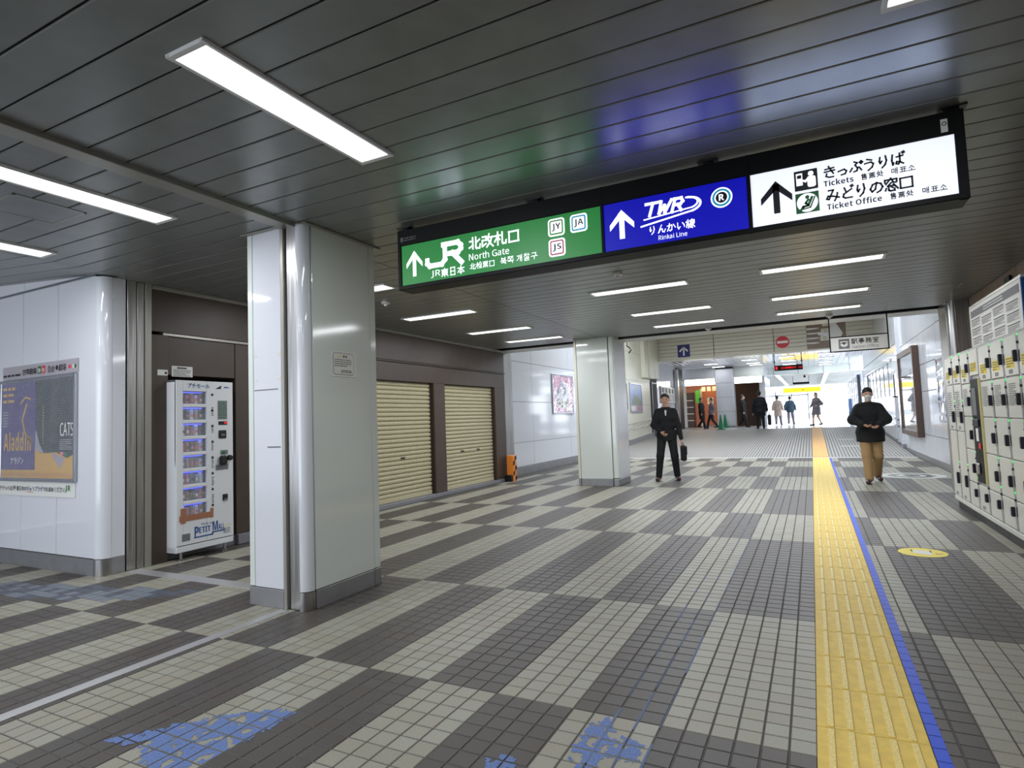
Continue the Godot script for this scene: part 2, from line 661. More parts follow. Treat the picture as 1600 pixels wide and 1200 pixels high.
func in_blob(p: Vector2, poly: Array) -> bool:
	return Geometry2D.is_point_in_polygon(p, PackedVector2Array(poly))

func tile_mesh(sx: float, sz: float) -> ArrayMesh:
	var b = MB.new()
	var h = Vector2(sx, sz) / 2.0 - Vector2(0.0026, 0.0026)
	var c = 0.003
	var top = [V(-h.x + c, 0, -h.y + c), V(h.x - c, 0, -h.y + c), V(h.x - c, 0, h.y - c), V(-h.x + c, 0, h.y - c)]
	var low = [V(-h.x, -0.005, -h.y), V(h.x, -0.005, -h.y), V(h.x, -0.005, h.y), V(-h.x, -0.005, h.y)]
	b.face_out(top, V(0, -1, 0))
	for i in 4:
		var j = (i + 1) % 4
		b.face_out([top[i], top[j], low[j], low[i]], V(0, -1, 0))
	return b.mesh()

func make_floor():
	var fl = setting("floor", "floor of small square tiles in alternating light and dark blocks")
	bx(fl, "grout_bed", M.grout, V(-10.5, -0.12, -18.5), V(2.5, -0.0035, 4.0))
	# the grid: columns either side of the tactile strip
	var cols = []
	for i in 86:
		cols.append([-0.06 - 0.1 * (i + 1), -0.06 - 0.1 * i, 0 if i < 6 else 1 + (i - 6) / 4])
	for i in 21:
		cols.append([0.333 + 0.1 * i, 0.433 + 0.1 * i, 0 if i < 2 else (1 if i < 8 else 2 + (i - 8) / 4)])
	var tiles = []
	for r in ROWS.size() - 1:
		var z0 = ROWS[r]
		var z1 = ROWS[r + 1]
		var cnt = roundi((z1 - z0) / 0.1)
		var p = (z1 - z0) / cnt
		for j in cnt:
			var z = z0 + p * (j + 0.5)
			if z > -0.95:
				continue
			for c in cols:
				var x = (c[0] + c[1]) / 2
				if not on_floor(x, z):
					continue
				if (x > -3.93 and x < -3.36 and z > -3.98 and z < -3.22) or (x > -4.15 and x < -3.4 and z > -11.8 and z < -11.1):
					continue
				if x > 1.75 and z > -9.5:
					continue
				# block parity: the block left of the strip is light in the row from -4.23 to -2.61
				var odd = (r + c[2]) % 2
				if x > 0.2:
					odd = 1 - odd
				var light = odd == 1
				tiles.append([x, z, p, light])
	# the blue stained band by the front wall
	var band = [Vector2(-8.4, -2.35), Vector2(-7.4, -2.72), Vector2(-6.2, -2.98), Vector2(-5.15, -3.22), Vector2(-4.6, -3.32), Vector2(-4.9, -3.0), Vector2(-5.35, -2.78), Vector2(-6.0, -2.62), Vector2(-6.9, -2.42), Vector2(-7.6, -2.15)]
	# the three hundred that show largest are parts, the rest one mass
	var keyed = []
	for i in tiles.size():
		var t = tiles[i]
		var q = cam_space(V(t[0], 0, t[1]))
		var px = pixel(V(t[0], 0, t[1]))
		var key = 1e6 + i
		if q.z < -0.3 and px.x > 0 and px.x < 1600 and px.y < 1195:
			key = pow(-q.z, 3.0)
		keyed.append([key, i])
	keyed.sort_custom(func(a, b): return a[0] < b[0])
	var near = {}
	for i in 300:
		near[keyed[i][1]] = true
	var meshes = {}
	var far = []
	for i in tiles.size():
		var t = tiles[i]
		var k = roundi(t[2] * 10000)
		if not meshes.has(k):
			meshes[k] = tile_mesh(0.1, t[2])
		var pick = [0, 0, 1, 2, 3][rng.randi() % 5]
		var m = M[("tile_light_%d" if t[3] else "tile_dark_%d") % pick]
		if in_blob(Vector2(t[0], t[1]), band):
			m = M.tile_blue_light if rng.randf() < (0.75 if t[3] else 0.35) else M.tile_blue_dark
		var at = Transform3D(Basis(), V(t[0], rng.randf_range(-0.0006, 0.0), t[1]))
		if near.has(i):
			var o = put(fl, "tile", meshes[k], m)
			o.transform = at
		else:
			far.append([at.scaled_local(V(1, 1, t[2] / 0.1)), m.albedo_color.srgb_to_linear()])
	var mm = MultiMesh.new()
	mm.transform_format = MultiMesh.TRANSFORM_3D
	mm.use_colors = true
	mm.mesh = tile_mesh(0.1, 0.1)
	mm.instance_count = far.size()
	for i in far.size():
		mm.set_instance_transform(i, far[i][0])
		mm.set_instance_color(i, far[i][1])
	var mi = MultiMeshInstance3D.new()
	mi.name = "far_tile"
	mi.multimesh = mm
	mi.material_override = M.tile_far
	fl.add_child(mi, true)
	stuff(mi)
	# blue paint left on the tiles by a removed marking, and in two joints
	var nz = FastNoiseLite.new()
	nz.seed = 4
	nz.frequency = 9.0
	var b = MB.new()
	var blobs = [[floor_at(160, 1157), floor_at(240, 1140), floor_at(330, 1120), floor_at(440, 1108), floor_at(464, 1113), floor_at(400, 1150), floor_at(330, 1185), floor_at(260, 1215), floor_at(205, 1215), floor_at(225, 1170)],
		[floor_at(915, 1135), floor_at(955, 1120), floor_at(965, 1150), floor_at(1003, 1162), floor_at(1000, 1190), floor_at(940, 1185), floor_at(925, 1215), floor_at(880, 1215), floor_at(900, 1165)],
		[floor_at(760, 1185), floor_at(785, 1175), floor_at(805, 1188), floor_at(800, 1215), floor_at(750, 1215)]]
	for t in tiles:
		var near_blob = -1
		for k in blobs.size():
			for dx in [-0.06, 0.0, 0.06]:
				for dz in [-0.06, 0.0, 0.06]:
					if in_blob(Vector2(t[0] + dx, t[1] + dz), blobs[k]):
						near_blob = k
		if near_blob < 0:
			continue
		var n = 10
		var s = 0.0915 / n
		for i in n:
			for j in n:
				var q = Vector2(t[0] - 0.04575 + s * (i + 0.5), t[1] - 0.04575 + s * (j + 0.5))
				var edge = maxf(absf(q.x - t[0]), absf(q.y - t[1])) / 0.046
				if in_blob(q + Vector2(nz.get_noise_2d(q.x * 2, q.y * 2), nz.get_noise_2d(q.y * 2 + 9, q.x * 2)) * 0.03, blobs[near_blob]) and nz.get_noise_2d(q.x, q.y) + edge * 0.25 > -0.08:
					var y = 0.0009
					b.fan([V(q.x - s / 2, y, q.y - s / 2), V(q.x + s / 2, y, q.y - s / 2), V(q.x + s / 2, y, q.y + s / 2), V(q.x - s / 2, y, q.y + s / 2)], Vector3.UP)
	stuff(put(fl, "paint_remnant", b, M.paint_blue))
	b = MB.new()
	for x in [-0.66, -0.76, -0.86]:
		var z = -1.0
		while z > -7.4:
			var l = rng.randf_range(0.15, 0.6)
			if x > -0.8 or z > -5.0:
				var w = rng.randf_range(0.002, 0.006)
				b.fan([V(x - w, 0.0008, z - l), V(x + w, 0.0008, z - l), V(x + w, 0.0008, z), V(x - w, 0.0008, z)], Vector3.UP)
			z -= l + rng.randf_range(0.02, 0.25)
	stuff(put(fl, "painted_joint", b, M.grout_blue))
	# blue tape along the strip, cut by the joints
	b = MB.new()
	var z = -0.95
	while z > -18.3:
		b.box(V(0.338, -0.002, z - 0.094), V(0.386, 0.0012, z))
		z -= 0.1
	stuff(put(fl, "blue_line", b, M.line_blue))
	# strips of steel let into the floor
	bx(fl, "track_cover", M.floor_metal, V(-3.585, -0.01, -3.19), V(-3.505, 0.003, 0.3), 0.001)
	bx(fl, "threshold", M.floor_metal, V(-6.0, -0.01, -3.62), V(-3.93, 0.004, -3.49), 0.001)
	# worn white ring by the far wall
	var pad = Pad.new(V(1.62, 0, -13.6), V(1, 0, 0), V(0, 0, -1))
	pad.ring(M.worn_paint, "painted_ring", 0.0, 0.0, 0.55, 0.16)
	pad.ring(M.worn_paint, "painted_ring", 0.0, 0.0, 0.24, 0.09)
	pad.lay(self, fl)
	bx(fl, "edge_strip", M.white_paint, V(-6.38, -0.05, -18.56), V(2.38, 0.003, -18.40))
	# tactile paving: one block after another
	var st = setting("path", "yellow tactile guide strip of ribbed blocks running down the corridor")
	var base = MB.new()
	base.box(V(-0.198, -0.01, -0.2005), V(0.198, 0.0015, 0.2005), 0.001)
	var ribs = MB.new()
	for i in 5:
		var x = -0.1455 + 0.0728 * i
		ribs.box(V(x - 0.013, 0.0, -0.192), V(x + 0.013, 0.0065, 0.192), 0.004)
	var bm = base.mesh()
	var rm = ribs.mesh()
	for i in 74:
		var zz = -0.63 - 0.405 * i
		var y = 0.0
		var ang = 0.0
		if zz < -18.5:
			y = (-zz - 18.5) * 0.046
			ang = atan(0.046)
		if zz < -29.8:
			break
		var o = put(st, "block", bm, M.tactile_yellow if zz > -18.4 else M.tactile_orange)
		o.transform = Transform3D(Basis(Vector3.RIGHT, ang), V(0.1365, y, zz))
		var q = put(o, "rib", rm, M.tactile_rib if zz > -18.4 else M.tactile_orange)
		stuff(q)

func floor_at(x: float, y: float) -> Vector2:
	var b = Basis(V(0.8913071, -0.0364704, -0.4519308), V(0.0602991, 0.9974403, 0.0384306), V(0.4493724, -0.0615045, 0.8912248))
	var d = b * V((x - 800) / 924.7, -(y - 600) / 924.7, -1.0)
	var s = -1.33 / d.y
	return Vector2(d.x * s, d.z * s)

# ---------------------------------------------------------------- ceiling
func make_ceiling():
	var c = setting("ceiling", "low ceiling of wide grey metal planks with dark joints")
	bx(c, "ceiling_slab", M.dark_gap, V(-6.2, CEIL + 0.03, -11.45), V(2.5, CEIL + 0.25, 4.2))
	var tilt = atan(0.075)
	var b = MB.new()
	b.box(V(-5.0, 0.04, -11.45), V(0, 0.3, 4.2))
	var o = put(c, "ceiling_slab", b, M.dark_gap)
	o.transform = Transform3D(Basis(V(0, 0, 1), -tilt), V(-5.92, CEIL, 0))
	var pitch = 0.2055
	var bays = [[-3.41, 2.5], [-5.92, -3.55], [-5.0, 0.0], [-6.15, -5.92], [-3.605, 2.5], [-5.92, -3.61]]
	for k in 6:
		var pm = MB.new()
		var x0 = bays[k][0] + 0.003
		var x1 = bays[k][1] - 0.003
		var z0 = -pitch / 2 + 0.0045
		# a pressed metal plank: flat face, turned-up edges
		pm.prism(V(x0, 0, 0), V(0, 0, 1), V(0, 1, 0), PackedVector2Array([Vector2(z0, 0.004), Vector2(z0 + 0.005, 0), Vector2(-z0 - 0.005, 0), Vector2(-z0, 0.004), Vector2(-z0, 0.028), Vector2(z0, 0.028)]), V(x1 - x0, 0, 0))
		var mesh = pm.mesh()
		for i in 74:
			var z = -1.353 - pitch * (i - 0.5) + pitch * 25
			if z - pitch / 2 < -11.46 or (k == 2 and z < -3.4) or (k == 3 and z > -3.4) or (k < 2 and z < -4.0) or (k > 3 and z > -4.0):
				continue
			var p = put(c, "plank", mesh, M.ceiling_metal)
			if k == 2:
				p.transform = Transform3D(Basis(V(0, 0, 1), -tilt), V(-5.92, CEIL, z))
			else:
				p.position = V(0, CEIL, z)
	# the flat beam cover that runs to the near column
	var t = setting("trim_1", "flat grey cover strip along the ceiling leading to the near column")
	bx(t, "strip", M.ceiling_trim, V(-3.55, CEIL - 0.022, -3.22), V(-3.425, CEIL + 0.02, 4.0), 0.003)
	bx(t, "lip", M.ceiling_trim, V(-3.425, CEIL - 0.03, -3.22), V(-3.405, CEIL + 0.02, 4.0), 0.003)
	# white edge where the ceiling stops
	t = setting("trim_2", "pale edge strip where the grey plank ceiling ends")
	bx(t, "strip", M.white_paint, V(-6.38, CEIL - 0.004, -12.1), V(2.5, CEIL + 0.2, -11.52), 0.004)
	bx(t, "shadow_gap", M.black, V(-6.38, CEIL - 0.012, -11.52), V(2.5, CEIL + 0.1, -11.455))
	# joint covers and hatches
	for h in [[-4.85, -4.42, -2.29, -1.86, "thin square hatch outline in the ceiling over the front wall"], [-4.18, -3.74, -6.03, -5.61, "thin square hatch outline in the ceiling behind the green sign panel"], [1.45, 1.83, -9.7, -9.28, "thin square hatch outline in the ceiling above the lockers"]]:
		var a = thing("ceiling_hatch", h[4], "hatch", V((h[0] + h[1]) / 2, CEIL, (h[2] + h[3]) / 2))
		var x = (h[1] - h[0]) / 2
		var z = (h[3] - h[2]) / 2
		var f = MB.new()
		f.box(V(-x, -0.004, -z), V(x, 0.002, -z + 0.018), 0.001)
		f.box(V(-x, -0.004, z - 0.018), V(x, 0.002, z), 0.001)
		f.box(V(-x, -0.004, -z), V(-x + 0.018, 0.002, z), 0.001)
		f.box(V(x - 0.018, -0.004, -z), V(x, 0.002, z), 0.001)
		put(a, "frame", f, M.ceiling_trim)
		bx(a, "cover", M.ceiling_metal, V(-x + 0.018, -0.002, -z + 0.018), V(x - 0.018, 0.001, z - 0.018))

# ---------------------------------------------------------------- ceiling lights
func ceiling_light(x: float, z: float, along_x: bool, label: String, y := CEIL, size := Vector2(1.2, 0.235), power := 1.0):
	var o = thing("ceiling_light", label, "ceiling light", V(x, y, z), 0.0 if along_x else PI / 2, "long ceiling light panels")
	var a = size.x / 2
	var b = size.y / 2
	var f = MB.new()
	for s in [-1.0, 1.0]:
		f.prism(V(-a, 0, s * b), V(0, 0, -s), V(0, 1, 0), PackedVector2Array([Vector2(0, 0), Vector2(0.004, -0.014), Vector2(0.02, -0.012), Vector2(0.022, 0.0)]), V(a * 2, 0, 0))
		f.prism(V(s * a, 0, -b), V(-s, 0, 0), V(0, 1, 0), PackedVector2Array([Vector2(0, 0), Vector2(0.004, -0.014), Vector2(0.03, -0.012), Vector2(0.032, 0.0)]), V(0, 0, b * 2))
	put(o, "frame", f, M.white_paint)
	bx(o, "diffuser", M.tube_white, V(-a + 0.032, -0.008, -b + 0.022), V(a - 0.032, 0.0, b - 0.022))
	area(o, V(0, -0.0135, 0), V(0, -1, 0), V(1, 0, 0), Vector2(size.x - 0.07, size.y - 0.05), LAMP * power, WARMTH)

func make_lights():
	ceiling_light(-2.165, -2.07, false, "big bright ceiling light in front of the near column")
	ceiling_light(-4.11, -2.07, false, "bright ceiling light over the floor before the front wall, next to square hatch")
	ceiling_light(-5.7, -2.07, false, "bright ceiling light with only its tip showing before the poster wall")
	ceiling_light(0.45, -2.07, false, "ceiling light cut by the top edge of the photo above the ticket sign")
	for p in [[-2.165, 1.4, "in the first file from the beam"], [-4.11, 1.4, "past the beam"], [0.45, 1.4, "over the tactile strip"], [-6.6, 1.4, "over the side hall"]]:
		ceiling_light(p[0], p[1], false, "ceiling light behind the camera %s" % p[2])
	var who = {-4.7: "over the shutters", -1.8: "over the middle of the corridor", 0.17: "over the tactile strip"}
	var row = {-5.22: "just behind the near column", -7.07: "first behind the hanging sign", -8.9: "second behind the hanging sign", -10.33: "last before the ceiling edge"}
	for z in row:
		for x in who:
			if z == -5.22 and x > -4:
				continue
			ceiling_light(x, z, true, "crosswise ceiling light %s, %s" % [who[x], row[z]])

# ---------------------------------------------------------------- walls near the camera
func panel_wall(parent: Node3D, m: Material, o: Vector3, u: Vector3, xs: Array, ys: Array, thick := 0.012, gap := 0.008):
	var nn = u.cross(Vector3.UP).normalized()
	for i in xs.size() - 1:
		for j in ys.size() - 1:
			var a = o + u * (xs[i] + gap / 2) + Vector3.UP * (ys[j] + gap / 2)
			var b = o + u * (xs[i + 1] - gap / 2) + Vector3.UP * (ys[j + 1] - gap / 2) + nn * thick
			bx(parent, "panel", m, a.min(b), a.max(b), 0.002)

func corner_round(parent: Node3D, called: String, m: Material, cx: float, cz: float, r: float, y0: float, y1: float, a0 := 0.0, a1 := PI / 2):
	var lo = []
	var hi = []
	var nn = []
	for i in 13:
		var a = lerpf(a0, a1, i / 12.0)
		var d = V(cos(a), 0, sin(a))
		lo.append(V(cx, y0, cz) + d * r)
		hi.append(V(cx, y1, cz) + d * r)
		nn.append(d)
	var b = MB.new()
	b.grid([lo, hi], [nn, nn])
	var cap = [V(cx, y1, cz)]
	cap.append_array(hi)
	b.fan(cap, Vector3.UP)
	return put(parent, called, b, m)

func make_near_walls():
	# front wall with the poster
	var w = setting("wall_front", "white panelled wall with the theatre poster and a rounded corner")
	bx(w, "backing", M.wall_backing, V(-10.6, 0, -3.55), V(-6.16, 3.4, -3.285))
	panel_wall(w, M.white_panel, V(-10.3, 0, -3.285), V(1, 0, 0), [0.0, 0.7, 1.4, 2.11, 2.79, 3.48, 4.15], [0.16, 2.89])
	panel_wall(w, M.white_panel, V(-10.3, 0, -3.285), V(1, 0, 0), [0.0, 1.4, 2.79, 4.0], [2.91, 3.3], 0.008)
	bx(w, "top_trim", M.poster_frame, V(-10.3, 2.885, -3.285), V(-6.16, 2.91, -3.262), 0.003)
	corner_round(w, "corner_panel", M.white_panel, -6.16, -3.375, 0.102, 0.16, 2.88)
	bx(w, "return_panel", M.white_panel, V(-6.16, 0.16, -3.5), V(-6.058, 2.88, -3.377), 0.002)
	bx(w, "skirting", M.plinth_steel, V(-10.3, 0, -3.286), V(-6.165, 0.155, -3.27), 0.002)
	corner_round(w, "skirting_corner", M.stainless, -6.16, -3.375, 0.106, 0.0, 0.155)
	bx(w, "skirting", M.plinth_steel, V(-6.16, 0, -3.5), V(-6.054, 0.155, -3.377), 0.002)
	# steel jamb beside it
	var j = setting("trim_3", "brushed steel shutter guide beside the rounded wall corner")
	bx(j, "guide", M.stainless, V(-6.2, 0, -3.605), V(-6.055, CEIL, -3.515), 0.003)
	bx(j, "guide", M.stainless, V(-6.2, 0, -3.68), V(-6.05, CEIL, -3.61), 0.003)
	bx(j, "jamb_strip", M.ceiling_trim, V(-6.2, 0, -3.745), V(-6.03, CEIL, -3.685), 0.003)
	# walls that close the room out of view
	w = setting("wall_left", "plain pale wall closing the side hall")
	bx(w, "panel", M.white_panel, V(-10.8, 0, -3.3), V(-10.5, 3.4, 4.2))
	w = setting("wall_back", "pale wall behind the camera with a wide open entrance")
	bx(w, "panel", M.white_panel, V(-3.9, 0, 4.0), V(2.6, 3.4, 4.3))
	bx(w, "panel", M.white_panel, V(-10.8, 0, 4.0), V(-10.2, 3.4, 4.3))
	bx(w, "lintel", M.white_panel, V(-10.2, 2.6, 4.0), V(-3.9, 3.4, 4.3))
	# brown tiled wall over the lockers
	w = setting("wall_right", "brown tiled wall above and behind the lockers")
	bx(w, "backing", M.dark_gap, V(2.165, 0, -10.75), V(2.5, CEIL + 0.05, 4.2))
	var zs = []
	for i in 20:
		zs.append(0.75 * i)
	panel_wall(w, M.brown_tile, V(2.165, 0, -10.75), V(0, 0, 1), zs, [0.0, 0.9, 1.8, 2.36, 2.88], 0.012, 0.008)
	# steel clad post at the end of the lockers
	w = setting("pillar_1", "dull steel clad post with a rounded corner beside the lockers")
	bx(w, "face", M.stainless, V(1.98, 0, -11.4), V(2.2, CEIL, -10.78), 0.004)
	corner_round(w, "corner", M.stainless, 1.98, -10.88, 0.1, 0.0, CEIL, PI / 2, PI)
	bx(w, "side", M.stainless, V(1.88, 0, -11.4), V(1.98, CEIL, -10.88), 0.003)

# ---------------------------------------------------------------- columns
func make_columns():
	var c = setting("column", "near white clad column with a steel shutter guide and rounded corner")
	var top = CEIL - 0.002
	bx(c, "core", M.wall_backing, V(-3.90, 0, -3.99), V(-3.40, top, -3.24))
	bx(c, "corner_strip", M.cool_panel, V(-3.93, 0.14, -3.26), V(-3.872, top, -3.2), 0.006)
	bx(c, "panel", M.white_panel, V(-3.866, 0.14, -3.24), V(-3.565, top, -3.2), 0.003)
	bx(c, "edge_strip", M.ceiling_trim, V(-3.562, 0.0, -3.24), V(-3.53, top, -3.195), 0.003)
	bx(c, "shutter_guide", M.stainless, V(-3.515, 0, -3.25), V(-3.415, top, -3.215), 0.004)
	bx(c, "guide_lip", M.stainless, V(-3.415, 0, -3.25), V(-3.4, top, -3.2), 0.003)
	bx(c, "guide_slot", M.black, V(-3.53, 0, -3.25), V(-3.515, top, -3.235))
	corner_round(c, "rounded_panel", M.white_panel, -3.40, -3.27, 0.072, 0.14, top)
	bx(c, "panel", M.cool_panel, V(-3.36, 0.14, -3.935), V(-3.328, top, -3.288), 0.003)
	bx(c, "corner_strip", M.cool_panel, V(-3.39, 0.14, -4.02), V(-3.33, top, -3.942), 0.006)
	bx(c, "panel", M.cool_panel, V(-3.93, 0.14, -4.02), V(-3.4, top, -3.98), 0.003)
	bx(c, "panel", M.cool_panel, V(-3.93, 0.14, -3.97), V(-3.9, top, -3.27), 0.003)
	bx(c, "plinth", M.plinth_steel, V(-3.93, 0, -3.25), V(-3.565, 0.135, -3.198), 0.003)
	corner_round(c, "plinth_corner", M.stainless, -3.40, -3.27, 0.075, 0.0, 0.135)
	bx(c, "plinth", M.plinth_steel, V(-3.37, 0, -3.935), V(-3.326, 0.135, -3.288), 0.003)
	bx(c, "plinth", M.plinth_steel, V(-3.39, 0, -4.022), V(-3.328, 0.135, -3.942), 0.003)
	bx(c, "plinth", M.plinth_steel, V(-3.932, 0, -4.022), V(-3.4, 0.135, -3.255), 0.003)
	bx(c, "top_trim", M.ceiling_trim, V(-3.97, top - 0.012, -3.3), V(-3.56, top, -3.17), 0.002)
	bx(c, "top_trim", M.ceiling_trim, V(-3.38, top - 0.012, -4.07), V(-3.30, top, -3.2), 0.002)
	# four old tape ends and a scar from a removed poster
	for p in [[-3.856, 1.888], [-3.6, 1.888], [-3.856, 1.70], [-3.6, 1.70]]:
		bx(c, "tape_end", M.bulkhead, V(p[0], p[1], -3.2), V(p[0] + 0.028, p[1] + 0.018, -3.1985))
	bx(c, "scar", M.ink_grey, V(-3.86, 1.63, -3.2), V(-3.6, 1.638, -3.1988))
	bx(c, "scar", M.ink_grey, V(-3.72, 1.19, -3.2), V(-3.58, 1.2, -3.1988))
	# second column
	c = setting("column", "second pale column standing between the shutters and the ramp")
	bx(c, "core", M.wall_backing, V(-4.15, 0, -11.84), V(-3.4, 3.6, -11.08))
	bx(c, "corner_strip", M.cream_wall, V(-4.175, 0.14, -11.13), V(-4.125, 3.6, -11.05), 0.008)
	bx(c, "panel", M.cool_panel, V(-4.115, 0.14, -11.1), V(-3.475, 3.6, -11.05), 0.003)
	bx(c, "corner_strip", M.cool_panel, V(-3.465, 0.14, -11.15), V(-3.365, 3.6, -11.05), 0.02)
	bx(c, "panel", M.white_panel, V(-3.4, 0.14, -11.8), V(-3.366, 3.6, -11.16), 0.003)
	bx(c, "corner_strip", M.white_panel, V(-3.41, 0.14, -11.87), V(-3.365, 3.6, -11.81), 0.006)
	bx(c, "panel", M.cool_panel, V(-4.175, 0.14, -11.87), V(-4.15, 3.6, -11.14), 0.003)
	bx(c, "plinth", M.plinth_steel, V(-4.177, 0, -11.1), V(-4.125, 0.135, -11.046), 0.003)
	bx(c, "plinth", M.plinth_steel, V(-4.115, 0, -11.1), V(-3.475, 0.135, -11.046), 0.003)
	bx(c, "plinth", M.plinth_steel, V(-3.465, 0, -11.87), V(-3.361, 0.135, -11.046), 0.01)

# ---------------------------------------------------------------- brown shop front with two roller shutters
func make_shutters():
	var w = setting("wall_shop", "dark brown shop front wall with a painted fascia above the shutters")
	bx(w, "backing", M.brown_dark, V(-6.6, 0, -11.95), V(-6.42, CEIL + 0.1, -3.7))
	bx(w, "panel", M.brown_panel, V(-6.42, 0.0, -3.93), V(-6.05, 2.36, -3.748), 0.003)
	bx(w, "panel", M.brown_panel, V(-6.42, 1.95, -4.78), V(-6.1, 2.36, -3.935), 0.003)
	bx(w, "panel", M.brown_panel, V(-6.42, 0.12, -6.2), V(-6.1, 2.36, -4.79), 0.003)
	bx(w, "fascia", M.brown_panel, V(-6.42, 2.40, -6.2), V(-6.1, 2.86, -3.748), 0.003)
	bx(w, "cover_strip", M.ceiling_trim, V(-6.42, 2.365, -5.0), V(-6.085, 2.395, -3.9), 0.003)
	bx(w, "cover_strip", M.brown_dark, V(-6.42, 2.365, -11.75), V(-6.1, 2.395, -5.0), 0.003)
	bx(w, "fascia", M.brown_panel, V(-6.42, 2.40, -11.75), V(-6.115, 2.86, -6.2), 0.003)
	bx(w, "lintel", M.brown_panel, V(-6.42, 2.06, -11.75), V(-6.115, 2.36, -6.205), 0.003)
	bx(w, "post", M.brown_panel, V(-6.42, 0.06, -9.32), V(-6.115, 2.06, -8.96), 0.004)
	bx(w, "post", M.brown_panel, V(-6.42, 0.06, -11.75), V(-6.115, 2.06, -11.28), 0.004)
	bx(w, "post", M.brown_panel, V(-6.42, 0.06, -6.4), V(-6.115, 2.06, -6.205), 0.004)
	bx(w, "kerb", M.kerb_stone, V(-6.42, 0, -11.75), V(-6.09, 0.065, -6.2), 0.004)
	bx(w, "kerb", M.kerb_stone, V(-6.42, 0, -6.2), V(-6.07, 0.115, -4.79), 0.004)
	bx(w, "kerb", M.kerb_stone, V(-6.42, 0, -4.785), V(-6.12, 0.1, -3.94), 0.004)
	var t = setting("trim_4", "pale metal moulding where the brown wall meets the ceiling")
	bx(t, "moulding", M.ceiling_trim, V(-6.2, CEIL - 0.045, -11.75), V(-6.03, CEIL, -3.75), 0.006)
	# two shutters of many slats
	var slat = MB.new()
	var pitch = 0.0735
	var prof = PackedVector2Array([Vector2(0, 0), Vector2(0.012, 0.010), Vector2(0.016, 0.03), Vector2(0.014, 0.05), Vector2(0.008, 0.057), Vector2(-0.012, 0.060), Vector2(-0.012, pitch - 0.001), Vector2(-0.018, pitch - 0.001), Vector2(-0.018, 0)])
	for k in 2:
		var z0 = [-8.95, -11.27][k]
		var z1 = [-6.41, -9.33][k]
		var s = thing("roller_shutter", ["closed cream roller shutter next to the near column", "closed cream roller shutter beside the orange and black bollard guard"][k], "shutter", V(-6.2, 0.07, (z0 + z1) / 2), 0.0, "closed roller shutters of the brown shop")
		var hw = (z1 - z0) / 2 - 0.035
		var m = MB.new()
		m.prism(V(0, 0, -hw), V(1, 0, 0), V(0, 1, 0), prof, V(0, 0, hw * 2))
		var me = m.mesh()
		for i in 26:
			var o = put(s, "slat", me, M.shutter_cream)
			o.position = V(0, 0.075 + i * pitch, 0)
		bx(s, "bottom_bar", M.shutter_cream, V(-0.008, 0, -hw), V(0.02, 0.073, hw), 0.004)
		for q in [-1.0, 1.0]:
			bx(s, "guide_rail", M.brown_dark, V(-0.02, 0, q * (hw + 0.018) - 0.017), V(0.03, 1.99, q * (hw + 0.018) + 0.017), 0.003)
		for q in [-0.33, 0.33]:
			bx(s, "handle", M.ink, V(0.014, 0.68, q * hw - 0.06), V(0.022, 0.71, q * hw + 0.06), 0.003)
	# steel pier after the shutters and the white wall
	w = setting("pillar_2", "brushed steel pier between the brown shop front and the white wall")
	bx(w, "face", M.stainless, V(-6.45, 0, -12.1), V(-6.16, 3.3, -11.76), 0.004)
	bx(w, "return", M.stainless, V(-6.45, 0, -12.5), V(-6.3, 3.3, -12.11), 0.004)
	w = setting("wall_left", "white panelled wall between the shutters and the ramp")
	bx(w, "backing", M.wall_backing, V(-6.7, -0.1, -34.0), V(-6.392, 5.2, -12.5))
	panel_wall(w, M.white_panel, V(-6.392, 0, -12.52), V(0, 0, -1), [0.0, 1.26, 3.86, 6.46], [0.2, 0.785, 1.78, 2.77, 3.9, 5.0])
	panel_wall(w, M.cream_wall, V(-6.392, 0, -18.98), V(0, 0, -1), [0.0, 2.6, 5.2, 7.3], [1.78, 2.77, 3.9, 5.0])
	panel_wall(w, M.cream_wall, V(-6.392, 0, -18.98), V(0, 0, -1), [0.0, 2.6, 5.2, 7.3], [0.4, 1.78])
	panel_wall(w, M.white_panel, V(-6.392, 0, -27.6), V(0, 0, -1), [0.0, 1.4, 2.8, 4.3], [0.55, 1.78, 2.77, 3.83])
	bx(w, "skirting", M.plinth_steel, V(-6.4, 0, -18.5), V(-6.375, 0.195, -12.5), 0.003)
	var sk = MB.new()
	sk.prism(V(-6.4, 0, 0), V(0, 0, -1), V(0, 1, 0), PackedVector2Array([Vector2(18.5, -0.05), Vector2(29.8, 0.45), Vector2(29.8, 0.72), Vector2(18.5, 0.2)]), V(0.025, 0, 0))
	put(w, "skirting", sk, M.plinth_steel)

# ---------------------------------------------------------------- the ramp and its walls
func ramp_y(z: float) -> float:
	return clampf((-z - 18.5) * 0.046, 0.0, 0.52)

